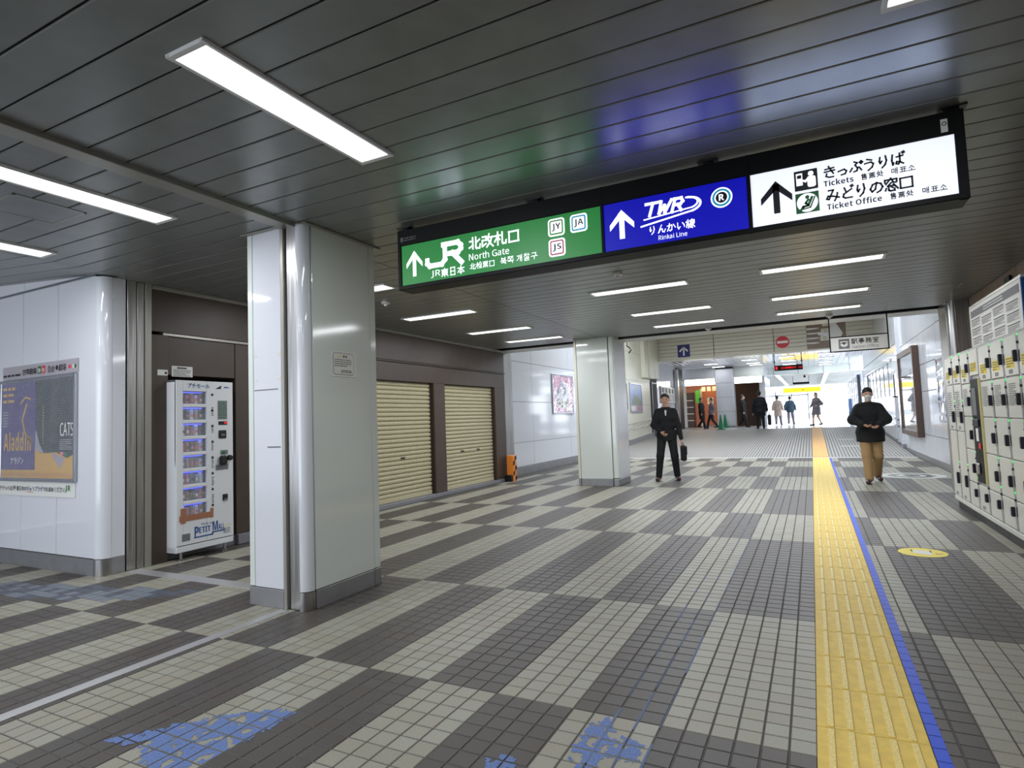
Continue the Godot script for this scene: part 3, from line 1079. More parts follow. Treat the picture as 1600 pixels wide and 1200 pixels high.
func make_ramp_zone():
	var r = setting("path", "pale ramp of narrow ribbed paving rising away beyond the chequered floor")
	var b = MB.new()
	b.prism(V(-6.4, 0, 0), V(0, 0, -1), V(0, 1, 0), PackedVector2Array([Vector2(18.5, -0.3), Vector2(18.5, -0.006), Vector2(29.8, 0.514), Vector2(29.8, -0.3)]), V(8.9, 0, 0))
	put(r, "bed", b, M.ramp_gap)
	var strip = MB.new()
	var len = 11.3
	var pitch = 0.083
	var n = int(8.76 / pitch)
	for i in n:
		var x = -6.38 + pitch * i
		if x > -0.12 and x < 0.325:
			continue
		# each row of ribbed setts, cut crosswise every half metre
		strip.box(V(x + 0.012, -0.012, 0), V(x + pitch - 0.012, 0.003, len), 0.002)
	var o = put(r, "ribbed_paving", strip, M.ramp_tile)
	stuff(o)
	var a = atan(0.046)
	o.transform = Transform3D(Basis(Vector3.RIGHT, a), V(0, 0.0, -18.5)) * Transform3D(Basis(Vector3.UP, PI), V(-4.0, 0, 0))
	o.transform = Transform3D(Basis(Vector3.RIGHT, a), V(0, 0, -18.5)) * Transform3D(Basis(), V(0, 0, -len))
	for p in [[1.0, -21.5], [1.0, -23.8]]:
		bx(r, "worn_mark", M.white_paint, V(p[0] - 0.25, ramp_y(p[1]) - 0.02, p[1] - 0.05), V(p[0] + 0.25, ramp_y(p[1]) + 0.006, p[1] + 0.05))
	# wall on the other side
	var w = setting("wall_right", "white panelled wall with the big framed board and handrails")
	bx(w, "backing", M.wall_backing, V(2.392, -0.1, -20.9), V(2.7, 5.2, -10.8))
	panel_wall(w, M.white_panel, V(2.392, 0, -20.9), V(0, 0, 1), [0.0, 0.55, 1.45, 2.35, 3.25, 4.15, 5.05, 5.95, 6.85, 7.75, 8.65, 9.9], [0.12, 0.64, 1.66, 2.3, 3.035, 4.1, 5.1], 0.012, 0.012)
	bx(w, "skirting", M.plinth_steel, V(2.375, -0.05, -20.9), V(2.395, 0.115, -10.8), 0.003)
	# beyond a niche: pier, window band and low wall
	w = setting("pillar_3", "white pier with a grey foot at the start of the ramp handrail")
	bx(w, "shaft", M.white_panel, V(2.30, 0.22, -20.86), V(2.7, 5.1, -20.5), 0.006)
	bx(w, "foot", M.plinth_steel, V(2.29, 0.0, -20.87), V(2.7, 0.24, -20.49), 0.006)
	w = setting("door_1", "dark doorway niche behind the white pier")
	bx(w, "niche_back", M.wall_backing, V(2.62, 0.0, -22.55), V(2.7, 2.4, -20.9))
	bx(w, "lintel", M.white_panel, V(2.38, 2.36, -22.55), V(2.7, 5.1, -20.9), 0.004)
	w = setting("wall_right", "white wall along the ramp with a band of windows")
	bx(w, "low_panel", M.white_panel, V(2.38, 0.0, -33.9), V(2.7, 1.62, -22.55), 0.004)
	bx(w, "sill", M.rail_steel, V(2.35, 1.62, -33.9), V(2.7, 1.67, -22.55), 0.004)
	bx(w, "upper_panel", M.white_panel, V(2.38, 2.86, -33.9), V(2.7, 5.1, -22.55), 0.004)
	bx(w, "joint", M.plinth_steel, V(2.372, 3.24, -33.9), V(2.382, 3.27, -20.9))
	var win = setting("window_1", "band of office windows with grey mullions above the ramp handrail")
	for i in 8:
		var z0 = -22.6 - i * 1.4
		bx(win, "mullion", M.poster_frame, V(2.395, 1.67, z0 - 0.08), V(2.44, 2.86, z0), 0.004)
		if i < 7:
			bx(win, "pane", M.window_pane, V(2.41, 1.67, z0 - 1.4), V(2.43, 2.86, z0 - 0.08))
	bx(win, "rail", M.poster_frame, V(2.36, 2.80, -33.9), V(2.5, 2.87, -22.6), 0.004)
	var sk = MB.new()
	sk.prism(V(2.36, 0, 0), V(0, 0, -1), V(0, 1, 0), PackedVector2Array([Vector2(22.55, 0.1), Vector2(29.8, 0.45), Vector2(29.8, 0.62), Vector2(22.55, 0.29)]), V(0.03, 0, 0))
	put(w, "skirting", sk, M.plinth_steel)
	# handrails in pairs
	for side in 2:
		var x = [-6.27, 2.28][side]
		var z0 = [-20.2, -21.6][side]
		var z1 = [-27.0, -29.5][side]
		for k in 2:
			var h = [0.83, 0.62][k]
			var t = thing("handrail", "%s steel handrail on the white wall %s" % [["upper", "lower"][k], ["beyond the second column", "with the office windows"][side]], "handrail", Vector3.ZERO, 0.0, "handrails along the ramp")
			var m = MB.new()
			var ex = 0.075 * (-1.0 if side == 0 else 1.0)
			var path = [V(x + ex, ramp_y(z0) + h - 0.05, z0 + 0.02), V(x + ex * 0.5, ramp_y(z0) + h - 0.05, z0 + 0.05), V(x, ramp_y(z0) + h - 0.04, z0 + 0.05), V(x, ramp_y(z0) + h, z0 - 0.02)]
			for i in 8:
				var z = lerpf(z0 - 0.1, z1, i / 7.0)
				path.append(V(x, ramp_y(z) + h, z))
			m.tube(path, 0.019, 8)
			put(t, "rail", m, M.rail_steel)
			for i in 6:
				var z = lerpf(z0 - 0.5, z1 + 0.3, i / 5.0)
				m = MB.new()
				m.tube([V(x, ramp_y(z) + h - 0.015, z), V(x, ramp_y(z) + h - 0.05, z), V(x + ex * 1.25, ramp_y(z) + h - 0.06, z)], 0.009, 6)
				put(t, "bracket", m, M.rail_steel)
	# high roof over the ramp with a gap of sky
	var c = setting("ceiling_high", "high roof above the ramp with a long skylight")
	bx(c, "slab", M.cream_wall, V(-6.7, 5.1, -15.0), V(2.7, 5.3, -11.5))
	bx(c, "slab", M.cream_wall, V(-6.7, 5.1, -27.8), V(2.7, 5.3, -22.5))
	for i in 5:
		var x = -6.6 + i * 2.1
		bx(c, "beam", M.cream_wall, V(x, 5.0, -22.6), V(x + 0.18, 5.25, -14.9), 0.006)
	bx(c, "fascia", M.cream_wall, V(-6.7, 3.0, -12.2), V(2.7, 5.2, -12.05), 0.004)
	# duct boxes on the wall
	var d = thing("duct", "cream vertical duct boxes on the wall before the bulkhead", "duct")
	bx(d, "casing", M.cream_wall, V(-6.378, 2.93, -25.4), V(-6.2, 5.08, -24.85), 0.01)
	bx(d, "casing", M.cream_wall, V(-6.378, 2.93, -26.35), V(-6.15, 5.08, -25.6), 0.01)
	bx(d, "casing", M.cream_wall, V(-6.378, 2.97, -27.3), V(-6.18, 5.08, -26.5), 0.01)
	var wire = thing("cable", "short curled dark cable hanging from the pale ceiling edge strip", "cable")
	var m = MB.new()
	m.tube([V(-3.36, 2.86, -12.06), V(-3.37, 2.80, -12.06), V(-3.30, 2.74, -12.06), V(-3.28, 2.70, -12.06), V(-3.33, 2.64, -12.06)], 0.012, 6)
	put(wire, "cord", m, M.rubber)
	# bulkhead of horizontal boards
	var bh = setting("wall_bulkhead", "pale bulkhead of horizontal metal boards over the end of the ramp")
	bx(bh, "backing", M.wall_backing, V(-6.4, 3.84, -27.9), V(2.4, 5.2, -27.56))
	for j in 8:
		var y0 = 3.83 + j * 0.165
		for seg in [[-6.38, -3.75], [-3.73, -1.3], [-1.28, -0.02], [1.42, 2.38]]:
			bx(bh, "board", M.bulkhead, V(seg[0], y0 + 0.006, -27.56), V(seg[1], y0 + 0.159, -27.5), 0.008)
	bx(bh, "bottom_edge", M.cream_wall, V(-6.38, 3.78, -27.9), V(2.38, 3.835, -27.48), 0.006)
	# opening in it with brown steel, round holes and curved louvres
	var fr = setting("window_2", "opening in the bulkhead showing brown steelwork and white louvres")
	bx(fr, "steel_back", M.brown_tile, V(-0.02, 3.84, -27.57), V(1.42, 5.15, -27.54))
	for j in 5:
		m = MB.new()
		var lo = []
		var hi = []
		var nn = []
		for i in 9:
			var a2 = PI * i / 8.0
			lo.append(V(0.22 - cos(a2) * 0.24, 4.05 + j * 0.2 - sin(a2) * 0.015, -27.54 + sin(a2) * 0.1))
			hi.append(V(0.22 - cos(a2) * 0.24, 4.12 + j * 0.2 - sin(a2) * 0.015, -27.54 + sin(a2) * 0.1))
			nn.append(V(-cos(a2), 0, sin(a2)).normalized())
		m.grid([lo, hi], [nn, nn])
		put(fr, "louvre", m, M.white_paint)
	m = MB.new()
	m.prism(V(0.5, 3.9, -27.54), V(1, 0, 0), V(0, 1, 0), PackedVector2Array([Vector2(0.35, 0.0), Vector2(0.62, 0.1), Vector2(0.8, 0.5), Vector2(0.5, 1.1), Vector2(0.36, 1.1), Vector2(0.36, 0.55), Vector2(-0.1, 0.62), Vector2(-0.1, 0.5), Vector2(0.4, 0.35)]), V(0, 0, 0.08))
	put(fr, "gusset", m, M.white_paint)
	for p in [[0.62, 4.25], [0.66, 4.55], [0.72, 4.85]]:
		bx(fr, "plate", M.cream_wall, V(p[0] - 0.14, p[1] - 0.1, -27.55), V(p[0] + 0.2, p[1] + 0.1, -27.51), 0.006)
		m = MB.new()
		m.lathe(Vector3.ZERO, [[0.045, 0.0], [0.055, 0.0], [0.055, 0.012], [0.045, 0.012]], 12)
		var q = put(fr, "hole_rim", m, M.brown_dark)
		q.transform = Transform3D(Basis(Vector3.RIGHT, PI / 2), V(p[0] + 0.03, p[1], -27.51))
	# square arrow sign and no-entry disc on the bulkhead
	var s = thing("direction_sign", "square blue sign with a white up arrow on the bulkhead", "sign", V(-5.05, 4.2, -27.5))
	bx(s, "plate", M.blue_panel, V(-0.27, -0.28, 0), V(0.27, 0.28, 0.02), 0.004)
	var pad = Pad.new(V(-0.22, -0.22, 0.02), V(1, 0, 0), V(0, 1, 0))
	pad.line(M.white_paint, "arrow", [Vector2(0.22, 0.04), Vector2(0.22, 0.38)], 0.07)
	pad.line(M.white_paint, "arrow", [Vector2(0.06, 0.22), Vector2(0.22, 0.39), Vector2(0.38, 0.22)], 0.07)
	pad.lay(self, s)
	s = thing("no_entry_sign", "round red no entry sign with a white bar on the bulkhead", "sign", V(-0.945, 4.23, -27.5))
	m = MB.new()
	m.lathe(Vector3.ZERO, [[0.0, 0.0], [0.285, 0.0], [0.29, 0.012], [0.28, 0.02], [0.0, 0.02]], 32)
	var dd = put(s, "disc", m, M.ink_red)
	dd.basis = Basis(Vector3.RIGHT, PI / 2)
	pad = Pad.new(V(0, 0, 0.021), V(1, 0, 0), V(0, 1, 0))
	pad.ring(M.white_paint, "rim", 0, 0, 0.285, 0.022)
	pad.rect(M.white_paint, "bar", -0.21, -0.05, 0.42, 0.1)
	pad.lay(self, s)

# ---------------------------------------------------------------- the hall beyond the ramp
func downlight(x: float, z: float, label: String):
	var o = thing("downlight", label, "ceiling light", V(x, 3.825, z), 0.0, "rounded downlights beyond the bulkhead")
	var pad = Pad.new(V(0, -0.012, 0), V(1, 0, 0), V(0, 0, 1))
	var m = MB.new()
	m.box(V(-0.36, -0.012, -0.24), V(0.36, 0.0, 0.24), 0.01)
	put(o, "rim", m, M.poster_frame)
	var pts = PackedVector2Array()
	for c in 4:
		for i in 5:
			var a = PI / 2 * c + PI / 2 * i / 4.0
			pts.append(Vector2((0.22 if c == 0 or c == 3 else -0.22) + cos(a) * 0.1, (0.11 if c < 2 else -0.11) + sin(a) * 0.1))
	m = MB.new()
	m.prism(V(0, -0.018, 0), V(1, 0, 0), V(0, 0, 1), pts, V(0, 0.008, 0))
	put(o, "diffuser", m, M.tube_white)
	area(o, V(0, -0.022, 0), V(0, -1, 0), V(1, 0, 0), Vector2(0.6, 0.4), 8.0, WARMTH)

func make_far_zone():
	var f = setting("floor_far", "bright glossy floor of the hall beyond the ramp")
	bx(f, "slab", M.hall_floor, V(-13.0, 0.2, -64.0), V(5.0, 0.515, -29.8))
	f = setting("ground", "pale pavement outside the far end of the hall")
	bx(f, "slab", M.kerb_stone, V(-60, 0.0, -180), V(60, 0.45, -64))
	var c = setting("ceiling_far", "white plank ceiling beyond the bulkhead")
	bx(c, "slab", M.wall_backing, V(-13, 3.845, -38.2), V(2.7, 4.1, -27.6))
	for i in 34:
		var x = -6.5 + i * 0.27
		bx(c, "plank", M.white_panel, V(x + 0.004, 3.828, -38.0), V(x + 0.266, 3.85, -27.9), 0.003)
	for p in [[-4.45, -31.4, "beside the shop front"], [-4.4, -33.7, "behind the one beside the shop front"], [-2.55, -30.4, "over the walker in dark clothes"], [-2.55, -32.7, "second over the walker in dark clothes"], [-2.53, -34.0, "third of its file above the shop corner"], [-0.94, -30.2, "in front of the red display"], [-0.94, -32.6, "just above the red display"], [-0.96, -35.3, "hidden partly by the red display"], [0.73, -30.0, "first in the file by the office windows"], [0.75, -32.6, "second in the file by the office windows"], [0.8, -35.3, "third in the file by the office windows"], [0.8, -37.2, "last in the file by the office windows"]]:
		downlight(p[0], p[1], "white rounded downlight %s" % p[2])
	var w = setting("trim_5", "pale blue grey beam across the hall behind the downlights")
	bx(w, "beam", M.cool_panel, V(-4.0, 3.42, -38.4), V(2.7, 3.85, -38.0), 0.01)
	for i in 5:
		bx(w, "joint", M.plinth_steel, V(-3.2 + i * 1.3, 3.43, -38.0), V(-3.17 + i * 1.3, 3.83, -37.99))
	# long hall with a grid ceiling, open to daylight at the end
	c = setting("ceiling_hall", "grid ceiling of the long far hall with light strips")
	bx(c, "slab", M.cool_panel, V(-5.0, 3.75, -62), V(5.0, 3.95, -38.3))
	for i in 14:
		bx(c, "cross_bar", M.white_paint, V(-3.2, 3.55, -39.6 - i * 1.6), V(3.0, 3.72, -39.5 - i * 1.6), 0.005)
	for i in 7:
		bx(c, "long_bar", M.white_paint, V(-3.0 + i * 0.95, 3.62, -62), V(-2.94 + i * 0.95, 3.7, -38.4), 0.005)
	for p in [[-1.75, "slanting to the yellow sign"], [0.9, "ending above the woman in a skirt"]]:
		var o = thing("strip_light", "long white light strip in the far hall ceiling %s" % p[1], "ceiling light", V(p[0], 3.46, -47.0))
		bx(o, "housing", M.poster_frame, V(-0.14, 0, -8), V(0.14, 0.08, 8), 0.01)
		bx(o, "diffuser", M.tube_white, V(-0.11, -0.03, -7.95), V(0.11, 0.005, 7.95), 0.01)
		area(o, V(0, -0.035, 0), V(0, -1, 0), V(0, 0, 1), Vector2(15.8, 0.2), 16.0, WARMTH)
	w = setting("wall_far_side", "white side wall of the far hall behind the shop corner")
	bx(w, "panel", M.white_panel, V(-3.6, 0.4, -62), V(-3.2, 3.8, -39.0), 0.01)
	w = setting("window_3", "glazed side of the far hall with slim posts")
	for i in 9:
		bx(w, "post", M.poster_frame, V(2.9, 0.5, -40.0 - i * 2.4), V(3.0, 3.75, -39.9 - i * 2.4), 0.004)
		if i < 8:
			bx(w, "pane", M.pane, V(2.94, 1.3, -42.3 - i * 2.4), V(2.95, 3.7, -40.0 - i * 2.4))
	bx(w, "low_panel", M.white_panel, V(2.9, 0.5, -60), V(3.0, 1.3, -39.9), 0.004)
	bx(w, "rail", M.poster_frame, V(2.86, 2.3, -60), V(3.0, 2.4, -39.9), 0.004)
	# blue and dark panels at the corner past the windows
	var t = thing("information_stand", "tall blue and dark information panel standing past the office windows", "stand", V(2.2, 0.515, -35.0))
	bx(t, "board", M.blue_panel, V(-0.06, 0.1, -0.4), V(0.06, 2.5, 0.4), 0.01)
	bx(t, "dark_board", M.black, V(-0.05, 0.9, 0.39), V(0.06, 2.4, 0.42), 0.004)
	bx(t, "base", M.plinth_steel, V(-0.25, 0, -0.45), V(0.2, 0.1, 0.45), 0.01)
	t = thing("leaflet_stand", "leaning blue leaflet stand by the bright far doorway", "stand", V(1.95, 0.515, -38.5))
	bx(t, "board", M.teal_panel, V(-0.1, 0.15, -0.03), V(0.1, 1.35, 0.03), 0.006)
	bx(t, "leg", M.black, V(-0.1, 0, -0.03), V(-0.07, 0.16, 0.03))
	bx(t, "leg", M.black, V(0.07, 0, -0.03), V(0.1, 0.16, 0.03))
	# red dot-matrix display hung from the ceiling
	t = thing("display", "black hanging display with red dot letters beyond the bulkhead", "display", V(-0.88, 3.36, -31.0))
	bx(t, "case", M.frame_black, V(-0.61, -0.125, -0.08), V(0.61, 0.125, 0.08), 0.01)
	for x in [-0.6, 0.58]:
		bx(t, "hanger", M.frame_black, V(x - 0.015, 0.12, -0.02), V(x + 0.015, 0.47, 0.02))
		bx(t, "hanger_joint", M.frame_black, V(x - 0.035, 0.27, -0.03), V(x + 0.035, 0.33, 0.03), 0.01)
	var pad = Pad.new(V(-0.56, -0.08, 0.081), V(1, 0, 0), V(0, 1, 0))
	pad.rect(M.led_red, "lettering", 0.0, 0.01, 0.09, 0.14)
	pad.brush(M.led_red, "lettering", GLYPHS, "口ト日本東日ルライン口", 0.24, 0.03, 0.095, 0.09, 0.85)
	pad.lay(self, t)
	t = thing("display", "small black hanging board in the far hall above the yellow sign", "display", V(-0.55, 3.12, -44.0))
	bx(t, "case", M.frame_black, V(-0.5, -0.07, -0.05), V(0.5, 0.07, 0.05), 0.01)
	for x in [-0.48, 0.48]:
		bx(t, "hanger", M.frame_black, V(x - 0.012, 0.06, -0.012), V(x + 0.012, 0.55, 0.012))
	t = thing("security_camera", "small dark security camera on a bar in the far hall ceiling", "camera", V(-0.3, 3.45, -42.0))
	bx(t, "body", M.frame_black, V(-0.06, -0.07, -0.1), V(0.06, 0.07, 0.1), 0.02)
	bx(t, "arm", M.frame_black, V(-0.015, 0.05, -0.015), V(0.015, 0.3, 0.015))
	t = thing("yellow_sign", "long bright yellow sign hanging across the far hall", "sign", V(-0.55, 2.70, -45.0))
	bx(t, "case", M.poster_frame, V(-1.17, -0.17, -0.1), V(1.17, 0.17, 0.06), 0.01)
	bx(t, "face", M.sign_yellow, V(-1.15, -0.15, 0.05), V(1.15, 0.15, 0.075))
	for x in [-1.0, 1.0]:
		bx(t, "hanger", M.poster_frame, V(x - 0.015, 0.16, -0.015), V(x + 0.015, 0.8, 0.015))
	pad = Pad.new(V(-1.0, -0.1, 0.076), V(1, 0, 0), V(0, 1, 0))
	pad.brush(M.ink, "lettering", GLYPHS, "北口", 0.55, 0.02, 0.16, 0.1)
	pad.brush(M.ink_red, "lettering", GLYPHS, "東", 1.0, 0.02, 0.16, 0.1)
	pad.lay(self, t)
	t = setting("door_2", "white framed glass doors at the far end of the hall")
	for x in [-2.9, -1.6, -0.3]:
		bx(t, "post", M.poster_frame, V(x, 0.5, -58.1), V(x + 0.1, 3.0, -58.0), 0.004)
	bx(t, "transom", M.poster_frame, V(-3.2, 2.6, -58.1), V(-0.2, 2.72, -58.0), 0.004)
	bx(t, "pane", M.pane, V(-2.8, 0.5, -58.06), V(-0.3, 2.6, -58.05))
	# the shop: white piers, light boxes, a wooden interior
	w = setting("pillar_4", "white panelled pier between the two lit shop openings")
	for j in 4:
		bx(w, "panel", M.white_panel, V(-4.67, 0.62 + j * 0.78, -35.0), V(-3.74, 1.39 + j * 0.78, -34.25), 0.008)
	bx(w, "core", M.wall_backing, V(-4.65, 0.5, -34.98), V(-3.76, 3.83, -34.27))
	bx(w, "foot", M.plinth_steel, V(-4.69, 0.5, -35.02), V(-3.72, 0.62, -34.23), 0.006)
	w = setting("pillar_5", "narrow white pier at the corner of the shop")
	for j in 4:
		bx(w, "panel", M.white_panel, V(-6.75, 0.56 + j * 0.67, -34.6), V(-6.34, 1.22 + j * 0.67, -34.3), 0.008)
	bx(w, "foot", M.plinth_steel, V(-6.77, 0.5, -34.62), V(-6.32, 0.57, -34.28), 0.006)
	w = setting("pillar_6", "shiny steel post in the corner next to the shop")
	bx(w, "shaft", M.stainless, V(-6.37, 0.5, -31.8), V(-6.17, 3.7, -31.5), 0.03)
	w = setting("wall_shop_front", "white panel above the lit shop openings")
	bx(w, "panel", M.white_panel, V(-6.75, 3.27, -34.7), V(-4.67, 3.83, -34.35), 0.01)
	bx(w, "panel", M.cool_panel, V(-3.74, 3.24, -34.9), V(-2.2, 3.83, -34.6), 0.01)
	bx(w, "panel", M.white_panel, V(-2.5, 0.5, -39.0), V(-2.2, 3.83, -34.95), 0.01)
	bx(w, "back_wall", M.shop_wood, V(-9.6, 0.5, -39.2), V(-4.0, 3.4, -39.0))
	bx(w, "back_wall", M.shop_dark, V(-4.0, 0.5, -37.2), V(-2.5, 3.4, -37.0))
	bx(w, "side_wall", M.shop_dark, V(-9.8, 0.5, -39.2), V(-9.6, 3.4, -34.7))
	bx(w, "shop_ceiling", M.shop_dark, V(-9.8, 3.2, -39.2), V(-2.5, 3.35, -34.75))
	for p in [[-6.34, -4.69, -34.24, "over the wooden shop opening"], [-3.72, -2.3, -34.5, "over the dark shop opening"]]:
		var o = thing("light_box", "white lit sign box %s" % p[3], "light box", V((p[0] + p[1]) / 2, 3.08, p[2]))
		var h = (p[1] - p[0]) / 2
		bx(o, "case", M.poster_frame, V(-h, -0.19, -0.09), V(h, 0.18, 0.0), 0.01)
		bx(o, "face", M.shop_lightbox, V(-h + 0.01, -0.18, 0.0), V(h - 0.01, 0.17, 0.03), 0.008)
		area(o, V(0, 0, 0.036), V(0, 0, 1), V(1, 0, 0), Vector2(h * 2 - 0.05, 0.28), 4.0, WARMTH)
	for i in 6:
		var o = thing("shop_lamp", "small warm lamp under the dark shop ceiling, %s row, %s" % [["front", "back"][i / 3], ["by the shelf side", "in the middle", "by the pier side"][i % 3]], "lamp", V(-6.1 + (i % 3) * 0.7, 3.19, -35.7 - (i / 3) * 1.3), 0.0, "warm lamps in the wooden shop")
		var m = MB.new()
		m.lathe(Vector3.ZERO, [[0.0, -0.05], [0.08, -0.05], [0.09, 0.0], [0.0, 0.0]], 12)
		put(o, "bulb", m, M.shop_lamp)
		var l = OmniLight3D.new()
		l.name = "lamp"
		l.position = V(0, -0.1, 0)
		l.light_energy = 0.5
		l.light_color = Color(1.0, 0.8, 0.55)
		l.light_size = 0.08
		l.omni_range = 12.0
		l.shadow_enabled = true
		o.add_child(l, true)
	t = thing("shop_counter", "orange wooden partition inside the lit shop", "partition", V(-5.6, 0.515, -36.9))
	bx(t, "panel", M.shop_wood, V(-0.1, 0, -0.05), V(0.85, 2.15, 0.05), 0.01)
	bx(t, "post", M.cream_wall, V(-0.35, 0, -0.05), V(-0.25, 2.3, 0.05), 0.01)
	bx(t, "notice", M.paper, V(0.05, 1.35, 0.05), V(0.4, 1.75, 0.06))
	bx(t, "plinth", M.poster_frame, V(-0.4, 0, -0.06), V(0.85, 0.1, 0.06), 0.01)
	t = thing("banner", "bright green banner beside the wooden shop partition", "banner", V(-6.0, 0.515, -36.5))
	bx(t, "cloth", M.shop_green, V(-0.16, 1.45, -0.01), V(0.10, 2.2, 0.01), 0.004)
	bx(t, "pole", M.black, V(-0.18, 0, -0.012), V(-0.16, 2.25, 0.012))
	bx(t, "base", M.black, V(-0.3, 0, -0.12), V(0.0, 0.04, 0.12), 0.01)
	t = thing("shelf", "dark display shelf at the edge of the wooden shop", "shelf", V(-6.45, 0.515, -37.0))
	bx(t, "cabinet", M.shop_dark, V(-0.3, 0, -0.2), V(0.12, 2.1, 0.2), 0.01)
	for j in 4:
		bx(t, "shelf_board", M.cream_wall, V(-0.29, 0.4 + j * 0.4, 0.19), V(0.11, 0.43 + j * 0.4, 0.24), 0.004)
	for i in 3:
		t = thing("shop_sign", "small white square sign hanging in the wooden shop, %s" % ["next to the shelf", "middle of three", "next to the pier"][i], "sign", V(-5.6 + i * 0.3, 2.75, -36.0), 0.0, "white squares hanging in the shop")
		bx(t, "board", M.paper, V(-0.11, -0.13, -0.01), V(0.11, 0.13, 0.01), 0.004)
		bx(t, "cord", M.rubber, V(-0.006, 0.12, -0.004), V(0.006, 0.46, 0.004))
	# traffic cones
	for p in [[-3.99, -30.3, "green traffic cone standing further out on the ramp edge"], [-4.24, -33.95, "green traffic cone close against the white shop pier"]]:
		t = thing("traffic_cone", p[2], "traffic cone", V(p[0], ramp_y(p[1]) - 0.004, p[1]), 0.0, "green cones by the shop pier")
		bx(t, "base", M.cone_green, V(-0.2, 0, -0.2), V(0.2, 0.035, 0.2), 0.015)
		var m = MB.new()
		m.lathe(Vector3.ZERO, [[0.14, 0.03], [0.13, 0.05], [0.035, 0.66], [0.03, 0.68], [0.0, 0.68]], 20)
		put(t, "cone", m, M.cone_green)
		m = MB.new()
		m.lathe(Vector3.ZERO, [[0.036, 0.655], [0.03, 0.72], [0.0, 0.73]], 14)
		put(t, "tip", m, M.cone_green)
	# boards on the left wall of the ramp
	t = thing("notice_board", "white map board with pictograms behind the walking man in a dark suit", "notice board", V(-6.36, 2.3, -29.8))
	bx(t, "frame", M.poster_frame, V(-0.01, -0.42, -1.6), V(0.03, 0.42, 1.6), 0.008)
	bx(t, "sheet", M.paper, V(0.028, -0.38, -1.55), V(0.034, 0.38, 1.55))
	pad = Pad.new(V(0.034, -0.35, 1.5), V(0, 0, -1), V(0, 1, 0))
	for i in 4:
		pad.rect(M.ink_grey, "printing", 0.1 + i * 0.75, 0.45, 0.4, 0.22)
		pad.small_print(M.ink_grey, "printing", 0.1 + i * 0.75, 0.05, 0.55, 0.34, 6, rng)
	pad.disc(M.ink_red, "printing", 0.9, 0.3, 0.1)
	pad.lay(self, t)
	t = setting("door_3", "narrow grey doorway on the wall by the end of the handrail")
	bx(t, "frame", M.plinth_steel, V(-6.38, 0.36, -27.5), V(-6.34, 2.82, -26.5), 0.006)
	bx(t, "leaf", M.wall_backing, V(-6.38, 0.38, -27.4), V(-6.33, 2.75, -26.62), 0.004)

# ---------------------------------------------------------------- the big hanging sign
func arrow_up(pad: Pad, m: Material, x: float, y: float, ww: float, hh: float, t: float):
	pad.line(m, "arrow", [Vector2(x + ww / 2, y + t * 0.45), Vector2(x + ww / 2, y + hh - t)], t, 2)
	pad.poly(m, "arrow", [Vector2(x, y + hh * 0.52), Vector2(x + ww / 2, y + hh), Vector2(x + ww, y + hh * 0.52), Vector2(x + ww, y + hh * 0.52 - t * 1.15), Vector2(x + ww / 2, y + hh - t * 1.5), Vector2(x, y + hh * 0.52 - t * 1.15)], 2)

